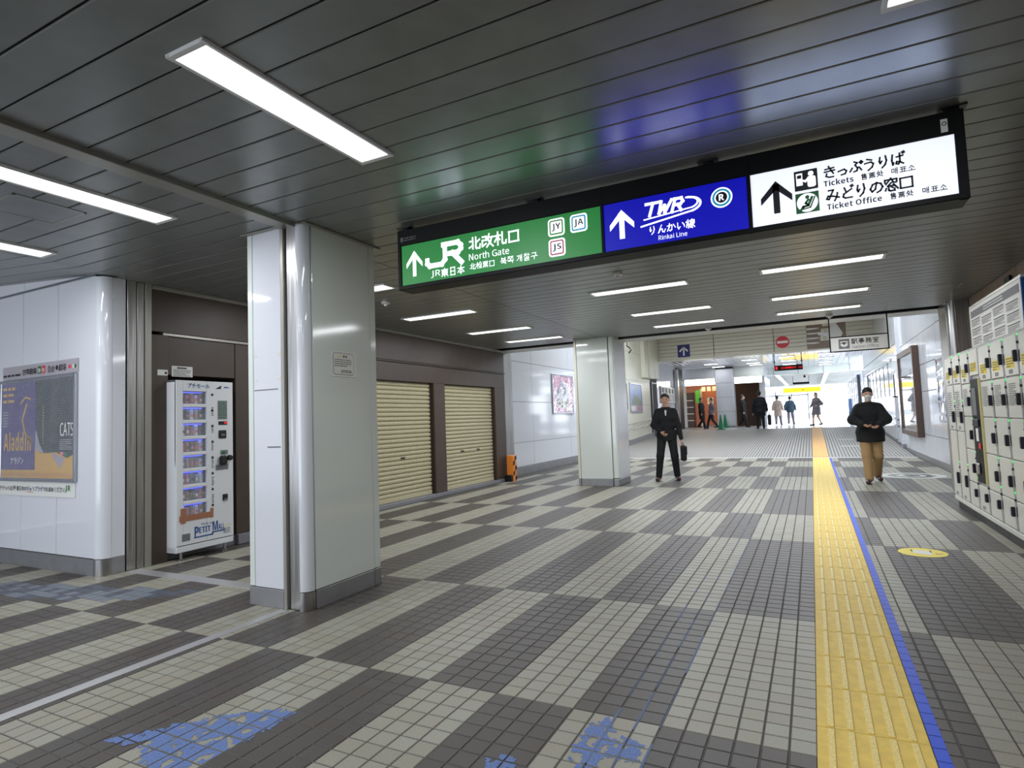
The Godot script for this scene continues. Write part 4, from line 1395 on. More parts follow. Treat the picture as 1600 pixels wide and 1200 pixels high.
func make_main_sign():
	var z = -3.68
	var s = thing("hanging_sign", "long black framed hanging sign with lit green, blue and white panels", "sign", V(-1.02, 2.37, z))
	var x0 = -1.79
	var x1 = 1.80
	bx(s, "frame", M.frame_black, V(x0, 0.0, -0.17), V(x1, 0.468, -0.012), 0.004)
	bx(s, "frame_bar", M.frame_black, V(x0, 0.345, -0.02), V(x1, 0.468, 0.004), 0.004)
	bx(s, "frame_bar", M.frame_black, V(x0, 0.0, -0.02), V(x1, 0.032, 0.006), 0.004)
	for b in [[x0, -1.762], [-0.14, -0.122], [0.756, 0.778], [1.755, x1]]:
		bx(s, "frame_bar", M.frame_black, V(b[0], 0.0, -0.02), V(b[1], 0.468, 0.005), 0.002)
	for b in [x0 + 0.02, -0.64, 0.54, x1 - 0.03]:
		bx(s, "hanger", M.black, V(b - 0.03, 0.468, -0.14), V(b + 0.03, 0.512, -0.06), 0.006)
		bx(s, "hanger_plate", M.black, V(b - 0.06, 0.502, -0.16), V(b + 0.06, 0.512, -0.04))
	var spans = [[-1.76, -0.14], [-0.122, 0.756], [0.778, 1.755]]
	var faces = ["sign_green", "sign_blue", "sign_white"]
	var cols = [Color(0.25, 0.75, 0.35), Color(0.12, 0.14, 1.0), Color(0.66, 0.76, 1.0)]
	for i in 3:
		var a = spans[i][0]
		var b = spans[i][1]
		bx(s, ["green_panel", "blue_panel", "white_panel"][i], M[faces[i]], V(a, 0.032, -0.012), V(b, 0.345, -0.006))
		area(s, V((a + b) / 2, 0.19, 0.012), V(0, 0, 1), V(1, 0, 0), Vector2(b - a - 0.04, 0.28), [0.3, 1.1, 1.6][i], cols[i])
	var W = M.sign_letter
	var K = M.sign_ink
	# green panel
	var pad = Pad.new(V(-1.76, 0.032, -0.006), V(1, 0, 0), V(0, 1, 0))
	arrow_up(pad, W, 0.045, 0.06, 0.15, 0.2, 0.032)
	var jr = [[Vector2(0.40, 0.262), Vector2(0.40, 0.15), Vector2(0.37, 0.118), Vector2(0.262, 0.118), Vector2(0.24, 0.14), Vector2(0.24, 0.165)], [Vector2(0.385, 0.262), Vector2(0.515, 0.262), Vector2(0.54, 0.235), Vector2(0.54, 0.212), Vector2(0.515, 0.188), Vector2(0.44, 0.188)], [Vector2(0.465, 0.19), Vector2(0.545, 0.108)]]
	for st in jr:
		pad.line(W, "logo", st, 0.038, 2)
	pad.latin(W, "lettering", "JR", 0.27, 0.025, 0.085, 0.055)
	pad.brush(W, "lettering", GLYPHS, "東日本", 0.36, 0.017, 0.068, 0.1, 1.04)
	pad.brush(W, "lettering", GLYPHS, "北改札口", 0.608, 0.178, 0.103, 0.115, 1.03)
	pad.latin(W, "lettering", "North Gate", 0.608, 0.105, 0.33, 0.05)
	pad.brush(W, "lettering", GLYPHS, "北检票口", 0.612, 0.035, 0.051, 0.085, 1.04)
	pad.brush(W, "lettering", GLYPHS, "북쪽", 0.864, 0.035, 0.053, 0.085, 1.06)
	pad.brush(W, "lettering", GLYPHS, "개찰구", 0.992, 0.035, 0.053, 0.085, 1.06)
	var lines = [["JY", 1.242, 0.168, M.shop_green], ["JA", 1.404, 0.168, M.sign_teal], ["JS", 1.242, 0.028, M.ink_pink]]
	for l in lines:
		pad.rrect(W, "badge", l[1], l[2], 0.122, 0.122, 0.022, 2)
		pad.rrect(l[3], "badge", l[1] + 0.011, l[2] + 0.011, 0.1, 0.1, 0.014, 3)
		pad.rrect(W, "badge", l[1] + 0.021, l[2] + 0.021, 0.08, 0.08, 0.006, 4)
		pad.latin(K, "badge_lettering", l[0], l[1] + 0.028, l[2] + 0.035, 0.066, 0.052, true, 5)
	pad.lay(self, s)
	# blue panel
	pad = Pad.new(V(-0.122, 0.032, -0.006), V(1, 0, 0), V(0, 1, 0))
	arrow_up(pad, W, 0.04, 0.07, 0.16, 0.19, 0.034)
	var shrink = func(q): return Vector2(0.245 + (q.x - 0.285) * 0.8, q.y)
	for st in [[Vector2(0.33, 0.262), Vector2(0.44, 0.262)], [Vector2(0.385, 0.26), Vector2(0.355, 0.185)], [Vector2(0.45, 0.262), Vector2(0.43, 0.19), Vector2(0.475, 0.235), Vector2(0.475, 0.19), Vector2(0.53, 0.262)], [Vector2(0.558, 0.262), Vector2(0.528, 0.185)], [Vector2(0.55, 0.262), Vector2(0.605, 0.262), Vector2(0.615, 0.24), Vector2(0.595, 0.225), Vector2(0.55, 0.225)], [Vector2(0.575, 0.225), Vector2(0.6, 0.187)]]:
		pad.line(W, "logo", st.map(shrink), 0.019, 2)
	var arc = []
	var arc2 = []
	for i in 15:
		var a = PI * 0.5 - i * PI * 0.86 / 14
		arc.append(Vector2(0.65 + cos(a) * 0.075, 0.222 + sin(a) * 0.034))
		arc2.append(Vector2(0.64 + cos(a) * 0.105, 0.212 + sin(a) * 0.046))
	arc.append(Vector2(0.31, 0.165))
	arc2.append(Vector2(0.285, 0.125))
	pad.line(W, "logo", arc.map(shrink), 0.009, 2)
	pad.line(W, "logo", arc2.map(shrink), 0.011, 2)
	pad.brush(W, "lettering", GLYPHS, "りんかい線", 0.285, 0.062, 0.058, 0.1, 1.0)
	pad.latin(W, "lettering", "Rinkai Line", 0.35, 0.02, 0.175, 0.03)
	pad.disc(W, "badge", 0.735, 0.215, 0.062, 2)
	pad.disc(M.sign_teal, "badge", 0.735, 0.215, 0.053, 3)
	pad.disc(W, "badge", 0.735, 0.215, 0.041, 4)
	pad.disc(M.sign_ink, "badge", 0.735, 0.215, 0.033, 5)
	pad.latin(W, "badge_lettering", "R", 0.72, 0.196, 0.03, 0.038, true, 6)
	pad.lay(self, s)
	# white panel
	pad = Pad.new(V(0.778, 0.032, -0.006), V(1, 0, 0), V(0, 1, 0))
	arrow_up(pad, K, 0.05, 0.06, 0.165, 0.19, 0.034)
	pad.rect(K, "pictogram", 0.230, 0.165, 0.118, 0.115, 2)
	pad.rect(W, "pictogram", 0.240, 0.195, 0.032, 0.07, 3)
	pad.rect(K, "pictogram", 0.245, 0.235, 0.022, 0.02, 4)
	pad.disc(W, "pictogram", 0.315, 0.255, 0.014, 3)
	pad.rrect(W, "pictogram", 0.296, 0.178, 0.042, 0.062, 0.012, 3)
	pad.line(W, "pictogram", [Vector2(0.303, 0.232), Vector2(0.286, 0.215), Vector2(0.276, 0.22)], 0.011, 3)
	pad.rect(M.ink_green, "pictogram", 0.230, 0.035, 0.118, 0.115, 2)
	pad.disc(W, "pictogram", 0.289, 0.0925, 0.053, 3)
	pad.disc(M.ink_green, "pictogram", 0.290, 0.123, 0.011, 4)
	pad.line(M.ink_green, "pictogram", [Vector2(0.313, 0.118), Vector2(0.293, 0.075), Vector2(0.268, 0.07), Vector2(0.253, 0.052)], 0.014, 4)
	pad.line(M.ink_green, "pictogram", [Vector2(0.294, 0.108), Vector2(0.280, 0.09), Vector2(0.290, 0.08)], 0.012, 4)
	pad.line(M.ink_green, "pictogram", [Vector2(0.328, 0.12), Vector2(0.303, 0.062), Vector2(0.268, 0.057)], 0.008, 4)
	pad.brush(K, "lettering", GLYPHS, "きっぷうりば", 0.372, 0.205, 0.072, 0.125, 0.885, 2)
	pad.latin(K, "lettering", "Tickets", 0.375, 0.163, 0.145, 0.034, true)
	pad.brush(K, "lettering", GLYPHS, "售票处", 0.553, 0.162, 0.035, 0.115, 1.04)
	pad.brush(K, "lettering", GLYPHS, "매표소", 0.694, 0.162, 0.035, 0.115, 1.06)
	pad.brush(K, "lettering", GLYPHS, "みどりの窓口", 0.378, 0.072, 0.076, 0.125, 0.9, 2)
	pad.latin(K, "lettering", "Ticket Office", 0.384, 0.03, 0.26, 0.034, true)
	pad.brush(K, "lettering", GLYPHS, "售票处", 0.679, 0.029, 0.035, 0.115, 1.04)
	pad.brush(K, "lettering", GLYPHS, "매표소", 0.823, 0.029, 0.035, 0.115, 1.06)
	pad.lay(self, s)
	pad = Pad.new(V(1.70, 0.36, 0.0045), V(1, 0, 0), V(0, 1, 0))
	pad.rect(M.paper, "sticker", 0, 0, 0.03, 0.07)
	pad.ring(M.ink, "sticker", 0.015, 0.045, 0.011, 0.004, 2)
	pad.lay(self, s)
	pad = Pad.new(V(-1.76, 0.375, 0.0045), V(1, 0, 0), V(0, 1, 0))
	pad.rect(M.ink_grey, "sticker", 0.0, 0.0, 0.025, 0.035)
	pad.small_print(M.ink_grey, "sticker", 0.035, 0.0, 0.11, 0.035, 2, rng)
	pad.lay(self, s)
	# station office sign further on
	s = thing("office_sign", "white station office sign in a thin black frame hung from the ceiling edge", "sign", V(0.762, 2.29, -11.38))
	bx(s, "board", M.paper, V(-0.415, 0.0, -0.02), V(0.415, 0.24, 0.0), 0.003)
	for b in [[V(-0.43, -0.012, -0.025), V(0.43, 0.006, 0.006)], [V(-0.43, 0.234, -0.025), V(0.43, 0.252, 0.006)]]:
		bx(s, "frame", M.frame_black, b[0], b[1], 0.003)
	for x in [-0.43, 0.412]:
		bx(s, "frame", M.frame_black, V(x, -0.012, -0.025), V(x + 0.018, 0.585, 0.006), 0.003)
	pad = Pad.new(V(-0.41, 0.0, 0.0), V(1, 0, 0), V(0, 1, 0))
	pad.rect(M.ink_grey, "pictogram", 0.115, 0.04, 0.16, 0.165)
	pad.disc(M.paper, "pictogram", 0.195, 0.11, 0.055, 2, 0.04)
	pad.rect(M.paper, "pictogram", 0.14, 0.13, 0.11, 0.035, 2)
	pad.disc(M.ink, "pictogram", 0.195, 0.118, 0.012, 3)
	pad.brush(M.ink, "lettering", GLYPHS, "駅事務室", 0.30, 0.108, 0.095, 0.1, 1.07)
	pad.latin(M.ink_grey, "lettering", "Station Office", 0.305, 0.035, 0.385, 0.052)
	pad.lay(self, s)

# ---------------------------------------------------------------- coin lockers
func locker_door(parent: Node3D, z0: float, z1: float, y0: float, y1: float, yellow: bool, plate: bool):
	# facing the corridor: outwards is -x, the handle is at the camera's end
	var d = bx(parent, "door", M.locker_door, V(-0.022, y0 + 0.006, z0 + 0.012), V(0.0, y1 - 0.006, z1 - 0.062), 0.004)
	var h = clampf((y1 - y0) * 0.28, 0.09, 0.14)
	var hy = y0 + (0.17 if y1 - y0 < 0.5 else (y1 - y0) * 0.3)
	bx(d, "handle", M.handle_black, V(-0.05, hy - h / 2, z1 - 0.10), V(-0.02, hy + h / 2, z1 - 0.06), 0.006)
	bx(d, "keyhole", M.handle_black, V(-0.026, hy + h / 2 + 0.05, z1 - 0.06), V(-0.006, hy + h / 2 + 0.075, z1 - 0.035), 0.006)
	var led = MB.new()
	led.ball(V(-0.012, hy + h / 2 + 0.13, z1 - 0.042), V(0.009, 0.011, 0.011), 6)
	put(d, "lamp", led, M.led_green)
	var pad = Pad.new(V(-0.022, y0, z0), V(0, 0, 1), V(0, 1, 0))
	if yellow:
		pad.rect(M.yellow_print, "label", 0.05, 0.075, 0.24, 0.1)
		pad.small_print(M.ink_grey, "label", 0.06, 0.08, 0.22, 0.09, 4, rng)
	if plate:
		pad.rect(M.ink_grey, "number_plate", 0.12, 0.025, 0.11, 0.035)
		pad.latin(M.paper, "number_plate", str(100 + part_count.size() % 97), 0.14, 0.031, 0.07, 0.022)
	if not yellow and y1 < 1.6 and y1 > 1.4:
		pad.small_print(M.ink_grey, "instructions", 0.06, (y1 - y0) * 0.3, 0.22, (y1 - y0) * 0.55, 12, rng)
	pad.lay(self, d)

func make_lockers():
	var edges = [-9.55, -9.11, -8.67, -8.23, -7.79, -7.325, -6.87, -6.42, -5.97, -5.52]
	var tall = [0.16, 1.0, 1.575, 1.925]
	var five = [0.16, 0.435, 0.81, 1.185, 1.56, 1.925]
	var names = ["grey locker column with tall lower doors at the end beside the steel post", "grey locker column with tall lower doors, second from the steel post", "grey locker column of five doors next to the payment terminal, on the steel post side", "grey locker column with the dark payment terminal built in", "grey locker column of five doors just past the payment terminal", "grey locker column of five doors, second past the payment terminal", "grey locker column of five doors, third past the payment terminal", "grey locker column cut by the edge of the photo", "grey locker column outside the photo edge"]
	for i in 9:
		var z0 = edges[i]
		var z1 = edges[i + 1]
		var o = thing("locker", names[i], "locker", V(1.62, 0, z0), 0.0, "coin locker columns")
		var w = z1 - z0
		bx(o, "carcass", M.locker_body, V(0.0, 0.1, 0.002), V(0.5, 1.95, w - 0.002), 0.004)
		bx(o, "base_rail", M.locker_door, V(-0.026, 0.105, 0.002), V(0.0, 0.155, w - 0.002), 0.004)
		bx(o, "toe_kick", M.black, V(0.012, 0.0, 0.002), V(0.45, 0.098, w - 0.002))
		bx(o, "lock_strip", M.poster_frame, V(-0.016, 0.16, w - 0.058), V(0.0, 1.925, w - 0.004), 0.003)
		if i == 3:
			var d = bx(o, "door", M.locker_door, V(-0.022, 1.64, 0.012), V(0.0, 1.92, w - 0.062), 0.004)
			var pad = Pad.new(V(-0.022, 1.64, 0), V(0, 0, 1), V(0, 1, 0))
			pad.rect(M.yellow_print, "label", 0.06, 0.04, 0.26, 0.1)
			pad.small_print(M.ink_grey, "label", 0.07, 0.045, 0.24, 0.09, 4, rng)
			pad.lay(self, d)
			bx(o, "terminal", M.frame_black, V(-0.03, 0.47, 0.02), V(0.0, 1.60, w - 0.05), 0.006)
			bx(o, "screen", M.ink_grey, V(-0.034, 1.20, 0.07), V(-0.028, 1.50, 0.24), 0.003)
			bx(o, "terminal_slot", M.handle_black, V(-0.045, 1.08, 0.06), V(-0.028, 1.16, 0.30), 0.006)
			bx(o, "receipt", M.paper, V(-0.04, 0.92, 0.16), V(-0.03, 1.06, 0.25), 0.003)
			bx(o, "coin_tray", M.poster_frame, V(-0.05, 0.56, 0.08), V(-0.028, 0.68, 0.2), 0.01)
			bx(o, "card_reader", M.ink_red, V(-0.038, 0.84, 0.22), V(-0.03, 0.90, 0.31), 0.004)
			bx(o, "side_edge", M.edge_cream, V(-0.034, 0.47, w - 0.05), V(-0.002, 1.60, w - 0.03), 0.002)
			locker_door(o, 0.0, w, 0.16, 0.44, false, true)
		else:
			var ys = tall if i < 2 else five
			for j in ys.size() - 1:
				locker_door(o, 0.0, w, ys[j], ys[j + 1], j == ys.size() - 2, j == ys.size() - 2 or i < 2)
	# the board of instructions on top
	var s = thing("instruction_board", "white board of printed locker instructions standing on the lockers", "notice board", V(1.66, 1.952, -7.26))
	bx(s, "board", M.paper, V(-0.025, 0.0, -0.9), V(0.03, 0.44, 0.9), 0.004)
	bx(s, "frame", M.locker_door, V(-0.03, 0.425, -0.91), V(0.035, 0.455, 0.92), 0.004)
	bx(s, "frame", M.ink_blue, V(-0.03, 0.0, 0.895), V(0.035, 0.43, 0.92), 0.004)
	bx(s, "frame", M.locker_door, V(-0.03, 0.0, -0.92), V(0.035, 0.43, -0.895), 0.004)
	var pad = Pad.new(V(-0.026, 0.0, -0.88), V(0, 0, 1), V(0, 1, 0))
	pad.rect(M.ink_grey, "heading", 0.02, 0.315, 1.70, 0.075)
	pad.small_print(M.paper, "heading", 0.55, 0.33, 0.7, 0.05, 2, rng)
	for i in 4:
		var x = 0.03 + i * 0.43
		for j in 3:
			var y = 0.29 - j * 0.1 - (0.02 if i % 2 == 1 else 0.0)
			pad.rect(M.ink, "heading", x, y - 0.008, 0.36, 0.009)
			pad.small_print(M.ink_grey, "printing", x, y - 0.075, 0.36, 0.06, 5, rng)
	pad.lay(self, s)

# ---------------------------------------------------------------- vending machine
func make_vending():
	var X = -5.9
	var z0 = -3.915
	var z1 = -4.59
	var o = thing("vending_machine", "white snack vending machine with eight small lit windows against the brown wall", "vending machine", V(X, 0, (z0 + z1) / 2))
	var h = (z0 - z1) / 2
	var top = 1.88
	# local: x out of the wall, z along it; +z is the near side, shown on the left
	var wz0 = 0.13   # window column, far edge towards the buttons at lower z
	var w1 = h - 0.075
	var w0 = w1 - 0.27
	# shell: sides, back, front sheets round the window column
	bx(o, "side", M.vending_white, V(-0.2, 0.09, h - 0.02), V(0.0, top, h), 0.004)
	bx(o, "side", M.vending_white, V(-0.2, 0.09, -h), V(0.0, top, -h + 0.02), 0.004)
	bx(o, "back", M.brown_dark, V(-0.2, 0.09, -h + 0.02), V(-0.17, top, h - 0.02))
	bx(o, "top", M.vending_white, V(-0.2, top - 0.02, -h), V(0.0, top, h), 0.004)
	bx(o, "front_panel", M.vending_white, V(-0.02, 0.16, w1), V(0.008, top, h), 0.004)
	bx(o, "front_panel", M.vending_white, V(-0.02, 0.16, -h), V(0.008, top, w0), 0.004)
	bx(o, "front_panel", M.vending_white, V(-0.02, 0.16, w0), V(0.008, 0.405, w1), 0.004)
	bx(o, "front_panel", M.vending_white, V(-0.02, 1.765, w0), V(0.008, top, w1), 0.004)
	bx(o, "kick_plate", M.vending_white, V(-0.2, 0.09, -h), V(0.004, 0.152, h), 0.006)
	for z in [h - 0.08, -h + 0.08]:
		var leg = MB.new()
		leg.lathe(V(-0.04, 0, z), [[0.03, 0.0], [0.03, 0.012], [0.014, 0.02], [0.014, 0.1]], 10)
		put(o, "leg", leg, M.stainless)
	var rows = 8
	var p = (1.765 - 0.405) / rows
	for i in rows:
		var y0 = 0.405 + p * i
		# divider with price strip, lit roof, glass
		bx(o, "shelf", M.vending_white, V(-0.17, y0, w0), V(0.01, y0 + 0.036, w1), 0.003)
		var strip = bx(o, "price_strip", M.paper, V(0.009, y0 + 0.008, w0 + 0.1), V(0.012, y0 + 0.024, w0 + 0.2))
		bx(o, "shelf_light", M.vending_blue, V(-0.05, y0 + p - 0.016, w0 + 0.02), V(-0.03, y0 + p - 0.004, w1 - 0.02), 0.003)
		area(o, V(-0.045, y0 + p - 0.02, (w0 + w1) / 2), V(-0.5, -1, 0), V(0, 0, 1), Vector2(0.22, 0.02), 3.0, Color(0.45, 0.5, 1.0))
		bx(o, "pane", M.pane, V(-0.006, y0 + 0.036, w0), V(-0.003, y0 + p, w1))
	var words = ["lowest", "second lowest", "third lowest", "fourth lowest", "fifth lowest", "third from the top", "second from the top", "topmost"]
	for i in rows:
		var y0 = 0.405 + p * i + 0.037
		for k in 5:
			var tone = rng.randi() % 7
			var q = thing("snack_packet", "%s packet, %s along in the %s window of the vending machine" % [["orange", "brown", "grey", "pink", "dark brown", "white", "silver"][tone], ["first", "second", "third", "fourth", "fifth"][k], words[i]], "packet", V(X - 0.035 - rng.randf() * 0.01, y0, (z0 + z1) / 2 + w0 + 0.03 + k * 0.052), 0.0, "packets in the %s window" % words[i])
			var pk = MB.new()
			pk.box(V(-0.05, 0, -0.019), V(0.0, rng.randf_range(0.09, 0.115), 0.019), 0.008)
			var pm = [M.shop_wood, M.tape_brown, M.ink_grey, M.ink_pink, M.brown_panel, M.paper, M.plinth_steel][tone]
			put(q, "wrapper", pk, pm)
			bx(q, "print", [M.ink, M.paper, M.ink_pink][rng.randi() % 3], V(0.0, 0.03, -0.013), V(0.001, 0.06, 0.013))
	# the printed and mounted pieces on the front
	var pad = Pad.new(V(0.008, 0, h), V(0, 0, -1), V(0, 1, 0))
	pad.brush(M.ink_blue, "lettering", GLYPHS, "プチモール", 0.12, 1.80, 0.052, 0.12, 1.02)
	pad.poly(M.ink, "lettering", [Vector2(0.45, 1.80), Vector2(0.53, 1.84), Vector2(0.52, 1.80)], 2)
	pad.small_print(M.ink_blue, "lettering", 0.56, 1.805, 0.07, 0.03, 1, rng)
	for i in 8:
		if i < 6:
			pad.small_print(M.ink, "button_print", 0.405, 0.55 + i * 0.19, 0.022, 0.1, 5, rng)
	pad.rect(M.kerb_stone, "price_list", 0.48, 1.46, 0.12, 0.21)
	pad.small_print(M.ink_green, "price_list", 0.49, 1.47, 0.1, 0.19, 8, rng)
	pad.rect(M.kerb_stone, "sticker", 0.45, 0.90, 0.16, 0.06)
	pad.small_print(M.ink_grey, "sticker", 0.46, 0.905, 0.14, 0.05, 3, rng)
	pad.rect(M.ink_grey, "rating_plate", 0.06, 0.2, 0.09, 0.075)
	pad.rect(M.cream_wall, "sticker", 0.545, 0.27, 0.09, 0.03)
	pad.small_print(M.ink_grey, "sticker", 0.545, 0.2, 0.08, 0.06, 3, rng)
	# PETIT MALL with its underline
	var B = M.ink_blue
	pad.latin(B, "lettering", "P", 0.20, 0.225, 0.045, 0.105, true)
	pad.latin(B, "lettering", "ETIT", 0.25, 0.255, 0.135, 0.062, true)
	pad.latin(B, "lettering", "M", 0.41, 0.255, 0.065, 0.098, true)
	pad.latin(B, "lettering", "ALL", 0.48, 0.255, 0.075, 0.06, true)
	pad.line(B, "lettering", [Vector2(0.20, 0.218), Vector2(0.41, 0.218), Vector2(0.41, 0.24), Vector2(0.55, 0.24)], 0.014, 2)
	pad.brush(B, "lettering", GLYPHS, "プチモール", 0.27, 0.33, 0.026, 0.13, 1.1)
	pad.lay(self, o)
	for i in 8:
		var bt = MB.new()
		bt.ball(V(0.008, 0.53 + i * 0.172, h - 0.415), V(0.012, 0.014, 0.014), 6)
		put(o, "button", bt, M.black)
	bx(o, "display", M.black, V(0.006, 1.40, h - 0.60), V(0.014, 1.44, h - 0.49), 0.003)
	bx(o, "display_digits", M.led_red, V(0.014, 1.415, h - 0.595), V(0.0155, 1.43, h - 0.56))
	bx(o, "note_slot", M.black, V(0.006, 1.25, h - 0.585), V(0.02, 1.34, h - 0.49), 0.008)
	bx(o, "note_mouth", M.ink_grey, V(0.018, 1.275, h - 0.56), V(0.024, 1.30, h - 0.515), 0.003)
	bx(o, "coin_plate", M.kerb_stone, V(0.006, 1.07, h - 0.605), V(0.014, 1.12, h - 0.51), 0.004)
	bx(o, "coin_slot", M.ink_green, V(0.013, 1.08, h - 0.57), V(0.018, 1.11, h - 0.525), 0.003)
	bx(o, "coin_unit", M.black, V(0.006, 0.955, h - 0.585), V(0.05, 1.06, h - 0.485), 0.02)
	var kn = MB.new()
	kn.lathe(Vector3.ZERO, [[0.03, 0.0], [0.03, 0.03], [0.0, 0.034]], 14)
	var kk = put(o, "lock_knob", kn, M.black)
	kk.transform = Transform3D(Basis(V(0, 0, 1), -PI / 2), V(0.02, 1.03, h - 0.61))
	bx(o, "return_tray", M.black, V(0.004, 0.56, h - 0.60), V(0.016, 0.63, h - 0.535), 0.006)
	bx(o, "return_lip", M.ink_grey, V(0.012, 0.565, h - 0.59), V(0.024, 0.58, h - 0.545), 0.003)
	bx(o, "tape", M.tape_brown, V(0.0085, 0.405, h - 0.40), V(0.0125, 0.465, h - 0.03), 0.001)
	bx(o, "tape", M.tape_brown, V(0.0085, 0.385, h - 0.10), V(0.0135, 0.54, h - 0.045), 0.001)
	bx(o, "tape", M.tape_brown, V(0.0085, 0.40, h - 0.42), V(0.0132, 0.50, h - 0.385), 0.001)
	# notices on the brown wall above it
	var n = thing("notice", "small white printed label on the brown wall above the vending machine corner", "notice", V(-6.048, 1.965, -3.88))
	bx(n, "sheet", M.paper, V(-0.002, -0.03, -0.045), V(0.003, 0.03, 0.065))
	pad = Pad.new(V(0.003, -0.03, 0.065), V(0, 0, -1), V(0, 1, 0))
	pad.rect(M.ink, "printing", 0.075, 0.015, 0.025, 0.025)
	pad.lay(self, n)
	n = thing("notice", "larger white printed notice on the brown wall above the vending machine", "notice", V(-6.098, 1.99, -4.12))
	bx(n, "sheet", M.paper, V(-0.002, -0.055, -0.12), V(0.003, 0.06, 0.12))
	pad = Pad.new(V(0.003, -0.05, 0.11), V(0, 0, -1), V(0, 1, 0))
	pad.small_print(M.ink_grey, "printing", 0.01, 0.0, 0.2, 0.075, 5, rng)
	pad.rect(M.ink, "printing", 0.05, 0.082, 0.11, 0.015)
	pad.lay(self, n)

# ---------------------------------------------------------------- posters
func framed(called: String, label: String, at: Vector3, turn: float, w: float, h: float, fm: Material, fw := 0.03, depth := 0.035) -> Array:
	var o = thing(called, label, "poster", at, turn)
	for s in [-1.0, 1.0]:
		bx(o, "frame", fm, V(s * w / 2 - fw / 2, -h / 2 - fw / 2, 0), V(s * w / 2 + fw / 2, h / 2 + fw / 2, depth), 0.006)
		bx(o, "frame", fm, V(-w / 2, s * h / 2 - fw / 2, 0), V(w / 2, s * h / 2 + fw / 2, depth), 0.006)
	bx(o, "sheet", M.paper, V(-w / 2, -h / 2, 0.004), V(w / 2, h / 2, depth * 0.5))
	return [o, Pad.new(V(-w / 2, -h / 2, depth * 0.5), V(1, 0, 0), V(0, 1, 0))]

func cover(o: Node3D, w: float, h: float, z: float):
	# a slightly buckled clear sheet over the print
	var rows = []
	var nors = []
	var nz = FastNoiseLite.new()
	nz.seed = int(w * 1000)
	nz.frequency = 1.6
	for i in 13:
		var a = []
		var b = []
		for j in 13:
			var x = (j / 12.0 - 0.5) * w
			var y = (i / 12.0 - 0.5) * h
			var f = func(px, py): return nz.get_noise_2d(px, py) * 0.012
			a.append(V(x, y, z + f.call(x, y)))
			b.append(V(-(f.call(x + 0.01, y) - f.call(x - 0.01, y)) / 0.02, -(f.call(x, y + 0.01) - f.call(x, y - 0.01)) / 0.02, 1).normalized())
		rows.append(a)
		nors.append(b)
	var m = MB.new()
	m.grid(rows, nors)
	put(o, "clear_cover", m, M.pane)

